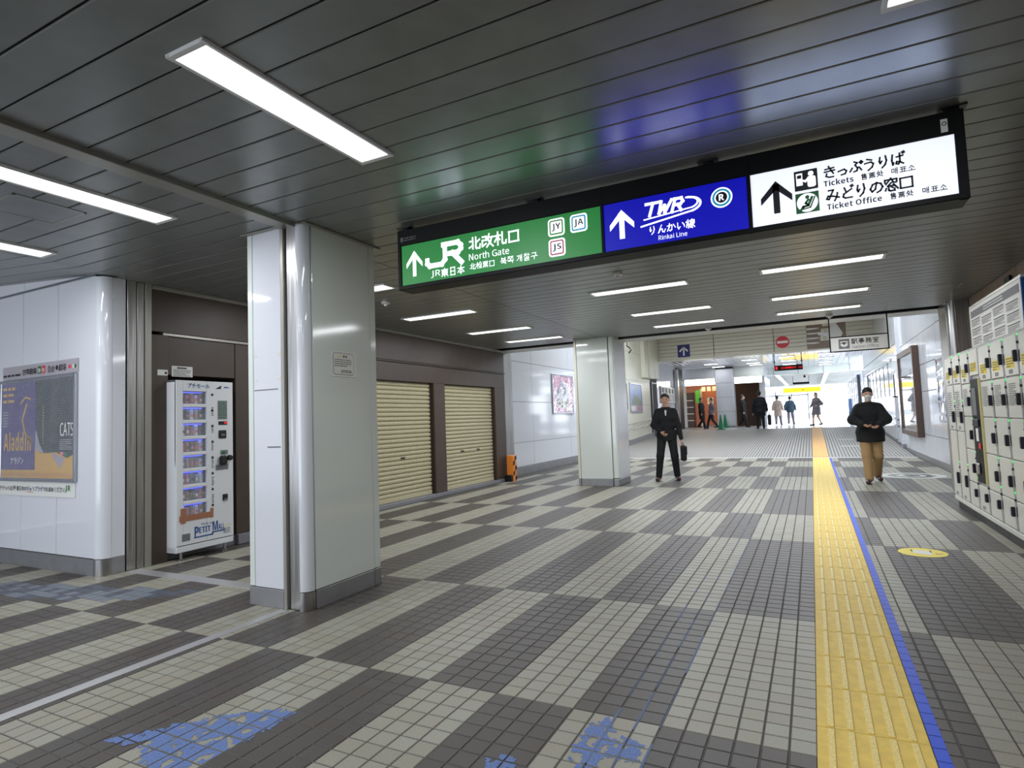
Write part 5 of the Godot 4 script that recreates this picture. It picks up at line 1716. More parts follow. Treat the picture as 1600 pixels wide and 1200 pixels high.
func make_posters():
	var deep = mat("print_purple", Color(0.32, 0.23, 0.48), 0.25)
	var dark = mat("print_dark", Color(0.12, 0.12, 0.16), 0.25)
	var gold = mat("print_gold", Color(0.80, 0.62, 0.25), 0.25)
	var pale = mat("print_pale", Color(0.62, 0.58, 0.62), 0.25)
	# theatre poster on the front wall: two sheets in one frame
	var r = framed("poster", "wide framed theatre poster of purple and black halves on the white wall", V(-7.18, 1.42, -3.272), 0.0, 1.44, 1.04, M.poster_frame, 0.035, 0.03)
	var o = r[0]
	var p = r[1]
	p.rect(deep, "print", 0.0, 0.10, 0.70, 0.94)
	p.rect(dark, "print", 0.70, 0.0, 0.74, 1.04)
	p.rect(gold, "print", 0.0, 0.0, 0.70, 0.10)
	p.poly(gold, "print", [Vector2(0.70, 0.0), Vector2(1.44, 0.0), Vector2(1.44, 0.26), Vector2(1.30, 0.22), Vector2(1.10, 0.28), Vector2(0.86, 0.27), Vector2(0.70, 0.30)], 2)
	p.poly(pale, "print", [Vector2(0.70, 0.30), Vector2(0.88, 0.27), Vector2(0.80, 0.36), Vector2(0.71, 0.52)], 3)
	p.poly(pale, "print", [Vector2(1.0, 0.28), Vector2(1.26, 0.22), Vector2(1.18, 0.11), Vector2(1.08, 0.2)], 3)
	p.small_print(gold, "lettering", 0.03, 0.80, 0.26, 0.2, 3, rng, 2)
	p.small_print(pale, "lettering", 0.03, 0.55, 0.12, 0.18, 6, rng, 2)
	p.latin(gold, "lettering", "Aladdin", 0.06, 0.30, 0.56, 0.2, true)
	p.brush(M.paper, "lettering", GLYPHS, "アラジン", 0.20, 0.16, 0.07, 0.1, 1.0)
	p.line(gold, "print", [Vector2(0.52, 0.78), Vector2(0.44, 0.62), Vector2(0.50, 0.48), Vector2(0.62, 0.38)], 0.03, 2)
	p.line(gold, "print", [Vector2(0.40, 0.80), Vector2(0.50, 0.86), Vector2(0.60, 0.84)], 0.02, 2)
	p.small_print(gold, "lettering", 0.85, 0.36, 0.02, 0.4, 14, rng, 4)
	p.latin(M.paper, "lettering", "CATS", 1.17, 0.44, 0.24, 0.13, false)
	p.small_print(pale, "lettering", 1.17, 0.30, 0.22, 0.11, 6, rng, 3)
	p.rect(M.ink_pink, "print", 1.18, 0.25, 0.06, 0.03, 3)
	p.rect(M.ink_green, "print", 1.25, 0.25, 0.05, 0.03, 3)
	p.small_print(M.shop_wood, "lettering", 0.02, 0.03, 1.4, 0.04, 2, rng, 3)
	p.lay(self, o)
	cover(o, 1.42, 1.02, 0.032)
	# header and footer boards
	o = thing("header_board", "grey theatre name board above the wide framed poster", "sign", V(-7.165, 2.02, -3.272))
	bx(o, "board", M.board_grey, V(-0.73, -0.055, 0.0), V(0.73, 0.085, 0.012), 0.002)
	p = Pad.new(V(-0.73, -0.055, 0.012), V(1, 0, 0), V(0, 1, 0))
	p.small_print(M.ink, "lettering", 0.02, 0.02, 0.36, 0.05, 1, rng)
	p.brush(M.ink, "lettering", GLYPHS, "四季劇場", 0.42, 0.03, 0.07, 0.1, 1.0)
	p.rrect(M.ink_green, "lettering", 0.72, 0.028, 0.07, 0.08, 0.01)
	p.brush(M.paper, "lettering", GLYPHS, "春", 0.73, 0.038, 0.05, 0.1)
	p.rrect(M.ink_red, "lettering", 0.80, 0.028, 0.07, 0.08, 0.01)
	p.brush(M.paper, "lettering", GLYPHS, "秋", 0.81, 0.038, 0.05, 0.1)
	p.brush(M.ink, "lettering", GLYPHS, "自由", 0.91, 0.03, 0.07, 0.09, 1.0)
	p.disc(M.ink, "lettering", 1.085, 0.07, 0.025)
	p.brush(M.ink, "lettering", GLYPHS, "劇場", 1.12, 0.03, 0.07, 0.09, 1.0)
	for i in 4:
		p.rect([M.ink_red, M.ink_pink, M.paper, M.ink_green][i], "lettering", 1.30 + i * 0.035, 0.045, 0.032, 0.035)
	p.lay(self, o)
	o = thing("footer_board", "white board with a line of dark writing below the wide framed poster", "sign", V(-7.2, 0.80, -3.272))
	bx(o, "board", M.paper, V(-0.76, -0.07, 0.0), V(0.73, 0.075, 0.01), 0.002)
	p = Pad.new(V(-0.76, -0.07, 0.01), V(1, 0, 0), V(0, 1, 0))
	var tx = 0.04
	for part in ["チケットは", "JR", "東日本の", "びゅうプラザ", "でお求めください"]:
		if part == "JR":
			p.latin(M.ink, "lettering", "JR", tx, 0.055, 0.08, 0.045, true)
			tx += 0.09
		else:
			p.brush(M.ink_blue if part == "びゅうプラザ" else M.ink, "lettering", GLYPHS, part, tx, 0.05, 0.052, 0.11, 1.0)
			tx += 0.052 * part.length()
	p.latin(M.ink_green, "logo", "JR", 1.32, 0.05, 0.1, 0.07, true)
	p.line(M.ink_red, "lettering", [Vector2(0.60, 0.038), Vector2(0.66, 0.044), Vector2(0.72, 0.038)], 0.006)
	p.lay(self, o)
	# pink poster on the left wall
	r = framed("poster", "pink framed poster with a flowering tree on the white wall before the second column", V(-6.378, 2.03, -15.85), PI / 2, 1.55, 1.08, M.poster_frame, 0.04)
	o = r[0]
	p = r[1]
	var pink = mat("print_pink", Color(0.80, 0.52, 0.66), 0.3)
	var blossom = mat("print_blossom", Color(0.66, 0.62, 0.72), 0.3)
	var olive = mat("print_olive", Color(0.44, 0.36, 0.18), 0.3)
	var twig = mat("print_twig", Color(0.38, 0.27, 0.32), 0.3)
	p.rect(pink, "print", 0.0, 0.0, 1.55, 1.08)
	p.poly(blossom, "print", [Vector2(0.35, 0.3), Vector2(0.2, 0.55), Vector2(0.5, 0.75), Vector2(0.8, 0.97), Vector2(1.1, 0.82), Vector2(1.32, 0.6), Vector2(1.25, 0.3)], 2)
	for i in 26:
		var a = rng.randf_range(0.2, PI - 0.2)
		p.line(twig, "print", [Vector2(0.8, 0.3), Vector2(0.8 + cos(a) * 0.3, 0.3 + sin(a) * 0.3), Vector2(0.8 + cos(a + 0.2) * 0.55, 0.3 + sin(a + 0.2) * 0.52)], 0.012, 3)
	p.poly(olive, "print", [Vector2(0.3, 0.2), Vector2(0.25, 0.32), Vector2(0.6, 0.36), Vector2(1.2, 0.36), Vector2(1.3, 0.25), Vector2(1.0, 0.16), Vector2(0.6, 0.15)], 3)
	p.rect(M.paper, "print", 0.75, 0.14, 0.09, 0.28, 4)
	p.rect(M.paper, "print", 0.68, 0.42, 0.22, 0.025, 4)
	p.rect(M.paper, "print", 0.95, 0.05, 0.5, 0.1, 4)
	p.lay(self, o)
	cover(o, 1.5, 1.04, 0.036)
	# pale blue poster beyond the second column
	r = framed("poster", "blue framed travel poster seen just beyond the second column", V(-6.378, 2.06, -23.8), PI / 2, 1.75, 1.15, M.poster_frame, 0.05)
	o = r[0]
	p = r[1]
	p.rect(mat("print_sky", Color(0.48, 0.60, 0.82), 0.3), "print", 0.0, 0.3, 1.75, 0.85)
	p.rect(blossom, "print", 0.0, 0.0, 1.75, 0.3)
	p.poly(mat("print_hill", Color(0.45, 0.50, 0.42), 0.3), "print", [Vector2(0.2, 0.3), Vector2(0.6, 0.75), Vector2(1.1, 0.65), Vector2(1.7, 0.45), Vector2(1.7, 0.25)], 2)
	p.poly(M.paper, "print", [Vector2(0.5, 0.95), Vector2(0.9, 1.08), Vector2(1.2, 0.98), Vector2(0.9, 0.9)], 2)
	p.small_print(M.ink_red, "lettering", 1.0, 0.06, 0.6, 0.2, 3, rng, 3)
	p.rect(M.paper, "print", 0.1, 0.06, 0.6, 0.18, 3)
	p.lay(self, o)
	r = framed("poster", "narrow dark framed poster half hidden by the second column", V(-6.378, 2.1, -21.9), PI / 2, 1.2, 1.05, M.poster_frame, 0.05)
	r[1].rect(dark, "print", 0.03, 0.03, 1.14, 0.99)
	r[1].small_print(pale, "lettering", 0.1, 0.1, 0.9, 0.8, 7, rng)
	r[1].lay(self, r[0])
	# big display case on the other wall, and the grey poster by the lockers
	r = framed("poster", "tall brown framed display board with reddish figures on the white wall", V(2.378, 1.68, -18.6), -PI / 2, 2.7, 2.1, M.brown_frame, 0.14, 0.14)
	o = r[0]
	p = r[1]
	p.rect(mat("print_cream", Color(0.74, 0.70, 0.66), 0.12), "print", 0, 0, 2.7, 2.1)
	p.rect(blossom, "print", 0.0, 1.5, 2.7, 0.6, 2)
	p.poly(mat("print_clay", Color(0.60, 0.42, 0.34), 0.2), "print", [Vector2(0.1, 0.0), Vector2(2.6, 0.0), Vector2(2.2, 0.25), Vector2(1.4, 0.35), Vector2(0.5, 0.2)], 2)
	for i in 4:
		var x = 0.5 + i * 0.5
		p.poly(M.brown_frame if i % 2 else deep, "print", [Vector2(x - 0.16, 0.3), Vector2(x + 0.16, 0.3), Vector2(x + 0.12, 0.9), Vector2(x + 0.04, 1.1), Vector2(x - 0.04, 1.1), Vector2(x - 0.12, 0.9)], 3)
		p.disc(M.tape_brown, "print", x, 1.18, 0.075, 3)
	p.lay(self, o)
	var gl = bx(o, "clear_cover", M.pane, V(-1.3, -1.0, 0.1), V(1.3, 1.0, 0.104))
	r = framed("poster", "silver framed poster with a blue streak beside the end of the lockers", V(2.378, 1.64, -14.0), -PI / 2, 1.9, 1.28, M.poster_frame, 0.045)
	o = r[0]
	p = r[1]
	p.rect(M.plinth_steel, "print", 0, 0, 1.9, 1.28)
	p.poly(mat("print_streak", Color(0.30, 0.42, 0.80), 0.15), "print", [Vector2(0.3, 0.2), Vector2(0.55, 0.7), Vector2(0.5, 1.0), Vector2(0.25, 0.8)], 2)
	p.poly(dark, "print", [Vector2(0.6, 0.05), Vector2(1.6, 0.05), Vector2(1.5, 0.6), Vector2(0.9, 0.95), Vector2(0.65, 0.5)], 2)
	p.poly(M.paper, "print", [Vector2(0.1, 0.95), Vector2(0.7, 0.9), Vector2(1.2, 1.15), Vector2(1.1, 1.2), Vector2(0.65, 1.0), Vector2(0.1, 1.05)], 3)
	p.lay(self, o)
	cover(o, 1.86, 1.24, 0.036)

func make_small_things():
	# notice on the column
	var o = thing("notice", "square white notice with a rounded border on the near column", "notice", V(-3.327, 1.83, -3.615), PI / 2)
	bx(o, "sheet", M.paper, V(-0.142, -0.1025, 0.0), V(0.142, 0.1025, 0.003))
	var p = Pad.new(V(-0.142, -0.1025, 0.003), V(1, 0, 0), V(0, 1, 0))
	p.rrect(M.ink_grey, "border", 0.02, 0.015, 0.235, 0.175, 0.025)
	p.rrect(M.paper, "border", 0.024, 0.019, 0.227, 0.167, 0.022, 2)
	p.poly(M.yellow_print, "printing", [Vector2(0.07, 0.152), Vector2(0.085, 0.175), Vector2(0.1, 0.152)], 3)
	p.latin(M.yellow_print, "printing", "C", 0.105, 0.153, 0.013, 0.018, false, 3)
	p.rect(M.ink, "printing", 0.13, 0.154, 0.016, 0.018, 3)
	p.rect(M.ink, "printing", 0.158, 0.154, 0.014, 0.016, 3)
	p.small_print(M.ink_grey, "printing", 0.035, 0.078, 0.19, 0.065, 4, rng, 3)
	p.small_print(M.ink, "printing", 0.105, 0.03, 0.125, 0.026, 2, rng, 3)
	p.lay(self, o)
	# orange and black guard at the pier
	o = thing("corner_guard", "orange and black checked corner guard at the foot of the steel pier", "corner guard", V(-5.965, 0, -11.74))
	bx(o, "body", M.orange, V(-0.1, 0.0, -0.06), V(0.06, 0.56, 0.12), 0.012)
	bx(o, "foot", M.black, V(-0.12, 0.0, 0.1), V(0.05, 0.14, 0.2), 0.015)
	for f in 2:
		p = Pad.new(V(-0.1, 0.0, 0.12), V(1, 0, 0), V(0, 1, 0)) if f == 0 else Pad.new(V(0.06, 0.0, 0.12), V(0, 0, -1), V(0, 1, 0))
		var w = 0.08 if f == 0 else 0.09
		for i in 2:
			for j in 5:
				if (i + j + f) % 2 == 0:
					p.poly(M.black, "check", [Vector2(i * w, j * 0.11 + 0.005), Vector2(i * w + w, j * 0.11 + 0.035), Vector2(i * w + w, minf(j * 0.11 + 0.13, 0.555)), Vector2(i * w, j * 0.11 + 0.1)])
	p.lay(self, o)
	# round yellow sticker on the floor
	o = thing("floor_sticker", "round yellow sticker with a white sheet print on the floor before the lockers", "sticker", V(0.815, 0.0004, -6.52))
	var m = MB.new()
	m.lathe(Vector3.ZERO, [[0.19, -0.0005], [0.19, 0.0012], [0.0, 0.0012]], 36)
	put(o, "disc", m, M.floor_sticker)
	p = Pad.new(V(0, 0.0012, 0), V(1, 0, 0), V(0, 0, -1))
	p.poly(M.paper, "printing", [Vector2(-0.075, -0.05), Vector2(0.06, -0.1), Vector2(0.075, 0.06), Vector2(-0.06, 0.1)])
	p.rect(M.ink, "printing", -0.085, 0.02, 0.012, 0.07, 2)
	p.rect(M.ink, "printing", 0.06, 0.0, 0.012, 0.09, 2)
	p.small_print(M.tape_brown, "printing", 0.09, -0.06, 0.06, 0.05, 2, rng, 2)
	p.lay(self, o)
	# little fittings under the ceiling by the lockers
	o = thing("security_camera", "small black camera hung at the ceiling edge over the silver poster", "camera", V(2.05, 2.86, -12.0))
	bx(o, "body", M.black, V(-0.035, -0.16, -0.06), V(0.035, -0.07, 0.06), 0.02)
	bx(o, "arm", M.black, V(-0.012, -0.09, -0.012), V(0.012, 0.02, 0.012))
	o = thing("wall_bracket", "dark metal bracket on the brown tiles above the instruction board", "bracket", V(2.15, 2.62, -8.75))
	bx(o, "plate", M.black, V(-0.03, -0.16, -0.1), V(0.0, 0.18, 0.1), 0.006)
	bx(o, "arm", M.brown_dark, V(-0.14, -0.06, -0.03), V(-0.02, 0.02, 0.03), 0.006)
	# smoke detectors
	for q in [[-4.72, -5.9, "white smoke detector on the ceiling near the shutters"], [-1.79, -6.19, "white smoke detector on the ceiling right behind the blue sign panel"], [0.35, -11.1, "small round detector at the ceiling edge above the no entry sign"], [-1.6, -11.2, "small round detector at the ceiling edge above the arrow sign"]]:
		o = thing("smoke_detector", q[2].replace(" right behind", " just behind"), "smoke detector", V(q[0], CEIL, q[1]))
		m = MB.new()
		m.lathe(Vector3.ZERO, [[0.055, 0.0], [0.055, -0.018], [0.045, -0.028], [0.0, -0.028]], 20)
		put(o, "base", m, M.white_paint)
		m = MB.new()
		m.lathe(Vector3.ZERO, [[0.022, -0.026], [0.02, -0.05], [0.0, -0.052]], 14)
		put(o, "sensor", m, M.white_paint)

# ---------------------------------------------------------------- people
# surface nets over tapered capsules joined smoothly; clips are planes [normal, distance] beyond which nothing is kept
func nets(caps: Array, cell: float, k: float, clips := [], into: MB = null) -> MB:
	var lo = Vector3(1e9, 1e9, 1e9)
	var hi = -lo
	for c in caps:
		var r = maxf(c[2], c[3]) + cell * 2.5 + k * 0.4
		lo = lo.min(c[0] - Vector3.ONE * r).min(c[1] - Vector3.ONE * r)
		hi = hi.max(c[0] + Vector3.ONE * r).max(c[1] + Vector3.ONE * r)
	var nx = int((hi.x - lo.x) / cell) + 2
	var ny = int((hi.y - lo.y) / cell) + 2
	var nz = int((hi.z - lo.z) / cell) + 2
	var f = PackedFloat32Array()
	f.resize(nx * ny * nz)
	f.fill(10.0)
	for c in caps:
		var a: Vector3 = c[0]
		var b: Vector3 = c[1]
		var ra: float = c[2]
		var rb: float = c[3]
		var sq: Vector3 = c[4] if c.size() > 4 else Vector3.ONE
		var r = maxf(ra, rb) * maxf(1.0, maxf(sq.x, maxf(sq.y, sq.z))) + cell * 2.0 + k * 0.4
		var l = (a.min(b) - Vector3.ONE * r - lo) / cell
		var h = (a.max(b) + Vector3.ONE * r - lo) / cell
		var d = b - a
		var dd = maxf(d.length_squared(), 1e-9)
		for z in range(maxi(0, int(l.z)), mini(nz - 1, int(h.z) + 1)):
			for y in range(maxi(0, int(l.y)), mini(ny - 1, int(h.y) + 1)):
				var row = (z * ny + y) * nx
				for x in range(maxi(0, int(l.x)), mini(nx - 1, int(h.x) + 1)):
					var p = lo + Vector3(x, y, z) * cell - a
					var t = clampf(p.dot(d) / dd, 0.0, 1.0)
					var g = ((p - d * t) / sq).length() - lerpf(ra, rb, t)
					var o = f[row + x]
					if o < 9.0:
						var e = maxf(k - absf(o - g), 0.0) / k
						f[row + x] = minf(o, g) - e * e * k * 0.25
					else:
						f[row + x] = g
	for c in clips:
		for z in nz:
			for y in ny:
				for x in nx:
					var g = (lo + Vector3(x, y, z) * cell).dot(c[0]) - c[1]
					var i = (z * ny + y) * nx + x
					if g > f[i]:
						f[i] = g
	var m = into if into else MB.new()
	var at = {}
	var off = [0, 1, nx, nx + 1, nx * ny, nx * ny + 1, nx * ny + nx, nx * ny + nx + 1]
	var pos = [Vector3(0, 0, 0), Vector3(1, 0, 0), Vector3(0, 1, 0), Vector3(1, 1, 0), Vector3(0, 0, 1), Vector3(1, 0, 1), Vector3(0, 1, 1), Vector3(1, 1, 1)]
	var edges = [[0, 1], [2, 3], [4, 5], [6, 7], [0, 2], [1, 3], [4, 6], [5, 7], [0, 4], [1, 5], [2, 6], [3, 7]]
	var lim = cell * 2.0
	for z in nz - 1:
		for y in ny - 1:
			var row = (z * ny + y) * nx
			for x in nx - 1:
				var i = row + x
				if absf(f[i]) > lim:
					continue
				var mask = 0
				for q in 8:
					if f[i + off[q]] < 0.0:
						mask |= 1 << q
				if mask == 0 or mask == 255:
					continue
				var s = Vector3.ZERO
				var cnt = 0
				for e in edges:
					var fa = f[i + off[e[0]]]
					var fb = f[i + off[e[1]]]
					if (fa < 0.0) != (fb < 0.0):
						s += pos[e[0]].lerp(pos[e[1]], fa / (fa - fb))
						cnt += 1
				s /= cnt
				var g = Vector3(f[i + 1] - f[i] + f[i + off[7]] - f[i + off[6]], f[i + nx] - f[i] + f[i + off[7]] - f[i + off[5]], f[i + off[4]] - f[i] + f[i + off[7]] - f[i + off[3]])
				at[i] = m.v.size()
				m.v.append(lo + (Vector3(x, y, z) + s) * cell)
				m.n.append(g.normalized())
				m.uv.append(Vector2(s.x, s.y))
	var dirs = [[1, nx, nx * ny], [nx, nx * ny, 1], [nx * ny, 1, nx]]
	for i in at:
		for dr in dirs:
			var j = i + dr[0]
			if (f[i] < 0.0) == (f[j] < 0.0):
				continue
			var a = i
			var b = i - dr[1]
			var c = i - dr[1] - dr[2]
			var d = i - dr[2]
			if at.has(b) and at.has(c) and at.has(d):
				var q = [at[a], at[b], at[c], at[d]]
				if f[i] < 0.0:
					m.ix.append_array(PackedInt32Array([q[0], q[2], q[1], q[0], q[3], q[2]]))
				else:
					m.ix.append_array(PackedInt32Array([q[0], q[1], q[2], q[0], q[2], q[3]]))
	return m

func bend(a: Vector3, b: Vector3, l1: float, l2: float, pole: Vector3) -> Vector3:
	var d = b - a
	var l = clampf(d.length(), 0.02, (l1 + l2) * 0.999)
	var x = (l1 * l1 - l2 * l2 + l * l) / (2 * l)
	var h = sqrt(maxf(l1 * l1 - x * x, 0.0))
	var u = d.normalized()
	var side = (pole - u * pole.dot(u)).normalized()
	return a + u * x + side * h

# opts: h height, feet [[x, z, lift], ...], hands [Vector3, ...] for the x<0 and x>0 arms, coat hem height, colours
func person(label: String, at: Vector3, turn: float, o: Dictionary, fine: bool):
	var p = thing("person", label, "person", at, turn)
	var h: float = o.h
	var s = h / 1.75
	var cell = 0.018 if fine else 0.03
	var lean: Vector3 = o.get("lean", Vector3.ZERO)
	var hip = V(0, 0.905 * s, 0) + lean * 0.3
	var chest = V(0, 1.28 * s, 0.0) + lean
	var neck = V(0, 1.475 * s, -0.015) + lean * 1.2
	var head = V(0, 1.625 * s, 0.012) + lean * 1.3
	var look: float = o.get("nod", 0.0)
	var body = []
	var legs = []
	var arms = []
	var shoes = []
	var wrists = []
	for k in 2:
		var sx = -1.0 if k == 0 else 1.0
		var ft = o.feet[k]
		var hj = hip + V(sx * 0.09 * s, 0.0, 0)
		var an = V(ft[0], 0.085 * s + ft[2], ft[1])
		var kn = bend(hj, an, 0.425 * s, 0.42 * s, V(sx * 0.05, 0, 1))
		legs.append([hj, kn, an, sx, ft])
		body.append([hj, kn, 0.085 * s, 0.056 * s])
		body.append([kn, an, 0.056 * s, 0.036 * s])
		var tilt = ft[3] if ft.size() > 3 else 0.0
		var toe = an + V(sx * 0.03, -0.045 * s + tilt, 0.17 * s)
		body.append([an + V(0, -0.035 * s, -0.03), toe + V(0, 0.0, -0.02), 0.034 * s, 0.026 * s])
		shoes.append([an + V(0, -0.042 * s, -0.035), toe, an])
		var sh = chest + V(sx * 0.17 * s, 0.115 * s, -0.005)
		var wr: Vector3 = o.hands[k]
		var el = bend(sh, wr, 0.29 * s, 0.26 * s, o.get("pole%d" % k, V(sx * 0.5, -0.2, -0.8)))
		arms.append([sh, el, wr, sx])
		wrists.append((wr - el).normalized())
		body.append([sh, el, 0.045 * s, 0.037 * s])
		body.append([el, wr, 0.037 * s, 0.026 * s])
	var torso = [[chest + V(-0.08 * s, -0.02, 0), chest + V(0.08 * s, -0.02, 0), 0.108 * s, 0.108 * s], [hip + V(-0.06 * s, 0.2 * s, 0), hip + V(0.06 * s, 0.2 * s, 0), 0.1 * s, 0.1 * s], [hip + V(-0.07 * s, 0.03, 0), hip + V(0.07 * s, 0.03, 0), 0.105 * s, 0.105 * s], [chest + V(-0.13 * s, 0.115 * s, -0.01), chest + V(0, 0.145 * s, -0.01), 0.058 * s, 0.062 * s], [chest + V(0.13 * s, 0.115 * s, -0.01), chest + V(0, 0.145 * s, -0.01), 0.058 * s, 0.062 * s], [chest, hip, 0.1 * s, 0.1 * s]]
	body.append_array(torso)
	body.append([chest + V(0, 0.12 * s, -0.01), neck, 0.065 * s, 0.052 * s])
	body.append([neck, head + V(0, -0.04, -0.01), 0.05 * s, 0.05 * s])
	var m = nets(body, cell, 0.035)
	# head on a finer grid
	var hd = []
	var up = V(0, cos(look), sin(look))
	var fw = V(0, -sin(look), cos(look))
	hd.append([head + up * 0.02 * s - fw * 0.008, head + up * 0.045 * s - fw * 0.015, 0.082 * s, 0.078 * s])
	hd.append([head - up * 0.02 * s + fw * 0.012, head - up * 0.075 * s + fw * 0.03, 0.066 * s, 0.04 * s])
	hd.append([head - up * 0.1 * s + fw * 0.035, head - up * 0.09 * s + fw * 0.04, 0.026 * s, 0.024 * s])
	hd.append([head + up * 0.012 * s + fw * 0.08 * s, head - up * 0.028 * s + fw * 0.1 * s, 0.009 * s, 0.015 * s])
	for sx in [-1.0, 1.0]:
		hd.append([head + V(sx * 0.078 * s, 0, 0) + up * 0.012 * s - fw * 0.008, head + V(sx * 0.08 * s, 0, 0) - up * 0.022 * s - fw * 0.004, 0.014 * s, 0.010 * s])
		hd.append([head + V(sx * 0.03 * s, 0, 0) - up * 0.03 * s + fw * 0.06 * s, head + V(sx * 0.036 * s, 0, 0) - up * 0.04 * s + fw * 0.055 * s, 0.02 * s, 0.02 * s])
		hd.append([head + V(sx * 0.015 * s, 0, 0) + up * 0.022 * s + fw * 0.074 * s, head + V(sx * 0.04 * s, 0, 0) + up * 0.02 * s + fw * 0.066 * s, 0.011 * s, 0.011 * s])
	hd.append([head - up * 0.058 * s + fw * 0.082 * s - V(0.016 * s, 0, 0), head - up * 0.058 * s + fw * 0.082 * s + V(0.016 * s, 0, 0), 0.009 * s, 0.009 * s])
	hd.append([neck, head - up * 0.06 * s - fw * 0.012, 0.05 * s, 0.052 * s])
	nets(hd, 0.006 if fine else 0.014, 0.02, [], m)
	# hands: a palm, four fingers of unequal length bent at the knuckle, a thumb from the side
	for k in 2:
		var a = arms[k]
		var d = wrists[k]
		if o.has("hand_dir%d" % k):
			d = o["hand_dir%d" % k]
		var inward: Vector3 = o.get("palm%d" % k, V(-a[3], 0, 0.2))
		inward = (inward - d * inward.dot(d)).normalized()
		var across = d.cross(inward).normalized()
		var fwd = across * (1.0 if across.z >= 0.0 else -1.0)
		var hs = []
		var w = a[2]
		hs.append([w, w + d * 0.03 * s, 0.022 * s, 0.024 * s])
		for i in 4:
			var side = fwd * (0.028 - 0.018 * i) * s
			hs.append([w + d * 0.025 * s + side * 0.8, w + d * 0.085 * s + side, 0.015 * s, 0.0115 * s])
			var l = [0.036, 0.042, 0.038, 0.03][i] * s
			var k1 = w + d * 0.088 * s + side
			var k2 = k1 + (d * 0.8 + inward * 0.6).normalized() * l
			var k3 = k2 + (d * 0.25 + inward).normalized() * l * 0.75
			hs.append([k1, k2, 0.0098 * s, 0.0088 * s])
			hs.append([k2, k3, 0.0088 * s, 0.0075 * s])
		var t0 = w + d * 0.025 * s + fwd * 0.026 * s
		var t1 = t0 + (d * 0.8 + fwd * 0.7 + inward * 0.5).normalized() * 0.042 * s
		hs.append([t0, t1, 0.0125 * s, 0.0105 * s])
		hs.append([t1, t1 + (d + inward * 0.7).normalized() * 0.03 * s, 0.0105 * s, 0.008 * s])
		nets(hs, 0.0045 if fine else 0.012, 0.006, [], m)
	put(p, "body", m, o.skin)
	# clothes follow the body
	var hem: float = o.hem
	var th: float = o.get("thick", 0.018)
	var coat = []
	for t in torso:
		var tt = th * (0.45 if t[2] < 0.07 else 1.0)
		coat.append([t[0], t[1], t[2] + tt, t[3] + tt])
	coat.append([chest + V(0, 0.13 * s, -0.012), neck + V(0, -0.02, -0.012), 0.08 * s, 0.066 * s])
	var flare: float = o.get("flare", 0.0)
	if hem < hip.y - 0.05:
		for k in 2:
			var lg = legs[k]
			var kx = lg[0].lerp(lg[1], clampf((lg[0].y - hem) / maxf(lg[0].y - lg[1].y, 0.1), 0.2, 1.3))
			coat.append([lg[0], V(kx.x * 0.85, hem - 0.12, kx.z * 0.8), 0.09 * s + th, 0.085 * s + th + flare])
			coat.append([hip, V(0, hem - 0.12, (legs[0][1].z + legs[1][1].z) * 0.25), 0.11 * s + th, 0.11 * s + th + flare])
	for a in arms:
		coat.append([a[0] + V(0, -0.02 * th / 0.05, 0), a[1], 0.05 * s + th * 0.6, 0.046 * s + th * 0.8])
		coat.append([a[1], a[2] - (a[2] - a[1]).normalized() * 0.03, 0.044 * s + th * 0.8, 0.032 * s + th * 0.6])
	put(p, o.get("coat_name", "jacket"), nets(coat, cell, 0.04, [[V(0, -1, 0), -hem], [V(0, 1, 0), neck.y + 0.015]]), o.coat)
	if o.get("bare_legs", false) == false:
		var tr = []
		for lg in legs:
			var lt: float = o.get("leg", 0.0)
			tr.append([lg[0], lg[1], 0.098 * s + lt, 0.074 * s + lt])
			tr.append([lg[1], V(lg[2].x, lg[2].y + 0.01, lg[2].z), 0.074 * s + lt, 0.062 * s + lt * 0.8])
		tr.append([hip + V(-0.06 * s, 0.03, 0), hip + V(0.06 * s, 0.03, 0), 0.115 * s, 0.115 * s])
		put(p, "trousers", nets(tr, cell, 0.03, [[V(0, 1, 0), hip.y + 0.12]]), o.trousers)
	for sh in shoes:
		var sm = nets([[sh[0], sh[1] + V(0, 0, -0.03), 0.042 * s, 0.036 * s], [sh[0] + V(0, 0.03, 0), sh[2] + V(0, -0.005, 0), 0.042 * s, 0.043 * s], [sh[1] + V(0, -0.004, -0.05), sh[1] + V(0, -0.006, 0.0), 0.038 * s, 0.028 * s]], 0.012 if fine else 0.02, 0.03, [[V(0, -1, 0), -(minf(sh[0].y, sh[1].y) - 0.043 * s)]])
		put(p, "shoe", sm, o.shoe)
	# hair cap
	var hr = [[head + up * 0.045 * s - fw * 0.022, head + up * 0.055 * s - fw * 0.02, 0.09 * s, 0.088 * s], [head + up * 0.03 * s - fw * 0.04, head - up * o.get("hair_len", 0.03) * s - fw * 0.045, 0.075 * s, 0.062 * s]]
	put(p, "hair", nets(hr, 0.009 if fine else 0.016, 0.02, [[(fw * 0.95 - up * 0.5).normalized(), (head + up * 0.055 * s + fw * 0.055 * s).dot((fw * 0.95 - up * 0.5).normalized())]]), o.hair)
	for sx in [-1.0, 1.0]:
		var em = MB.new()
		em.ball(head + V(sx * 0.031 * s, 0, 0) + up * 0.006 * s + fw * 0.074 * s, Vector3(0.013, 0.007, 0.008) * s, 6)
		put(p, "eye", em, M.ink)
		em = MB.new()
		em.tube([head + V(sx * 0.018 * s, 0, 0) + up * 0.028 * s + fw * 0.085 * s, head + V(sx * 0.045 * s, 0, 0) + up * 0.028 * s + fw * 0.072 * s], 0.0045 * s, 6)
		put(p, "eyebrow", em, o.hair)
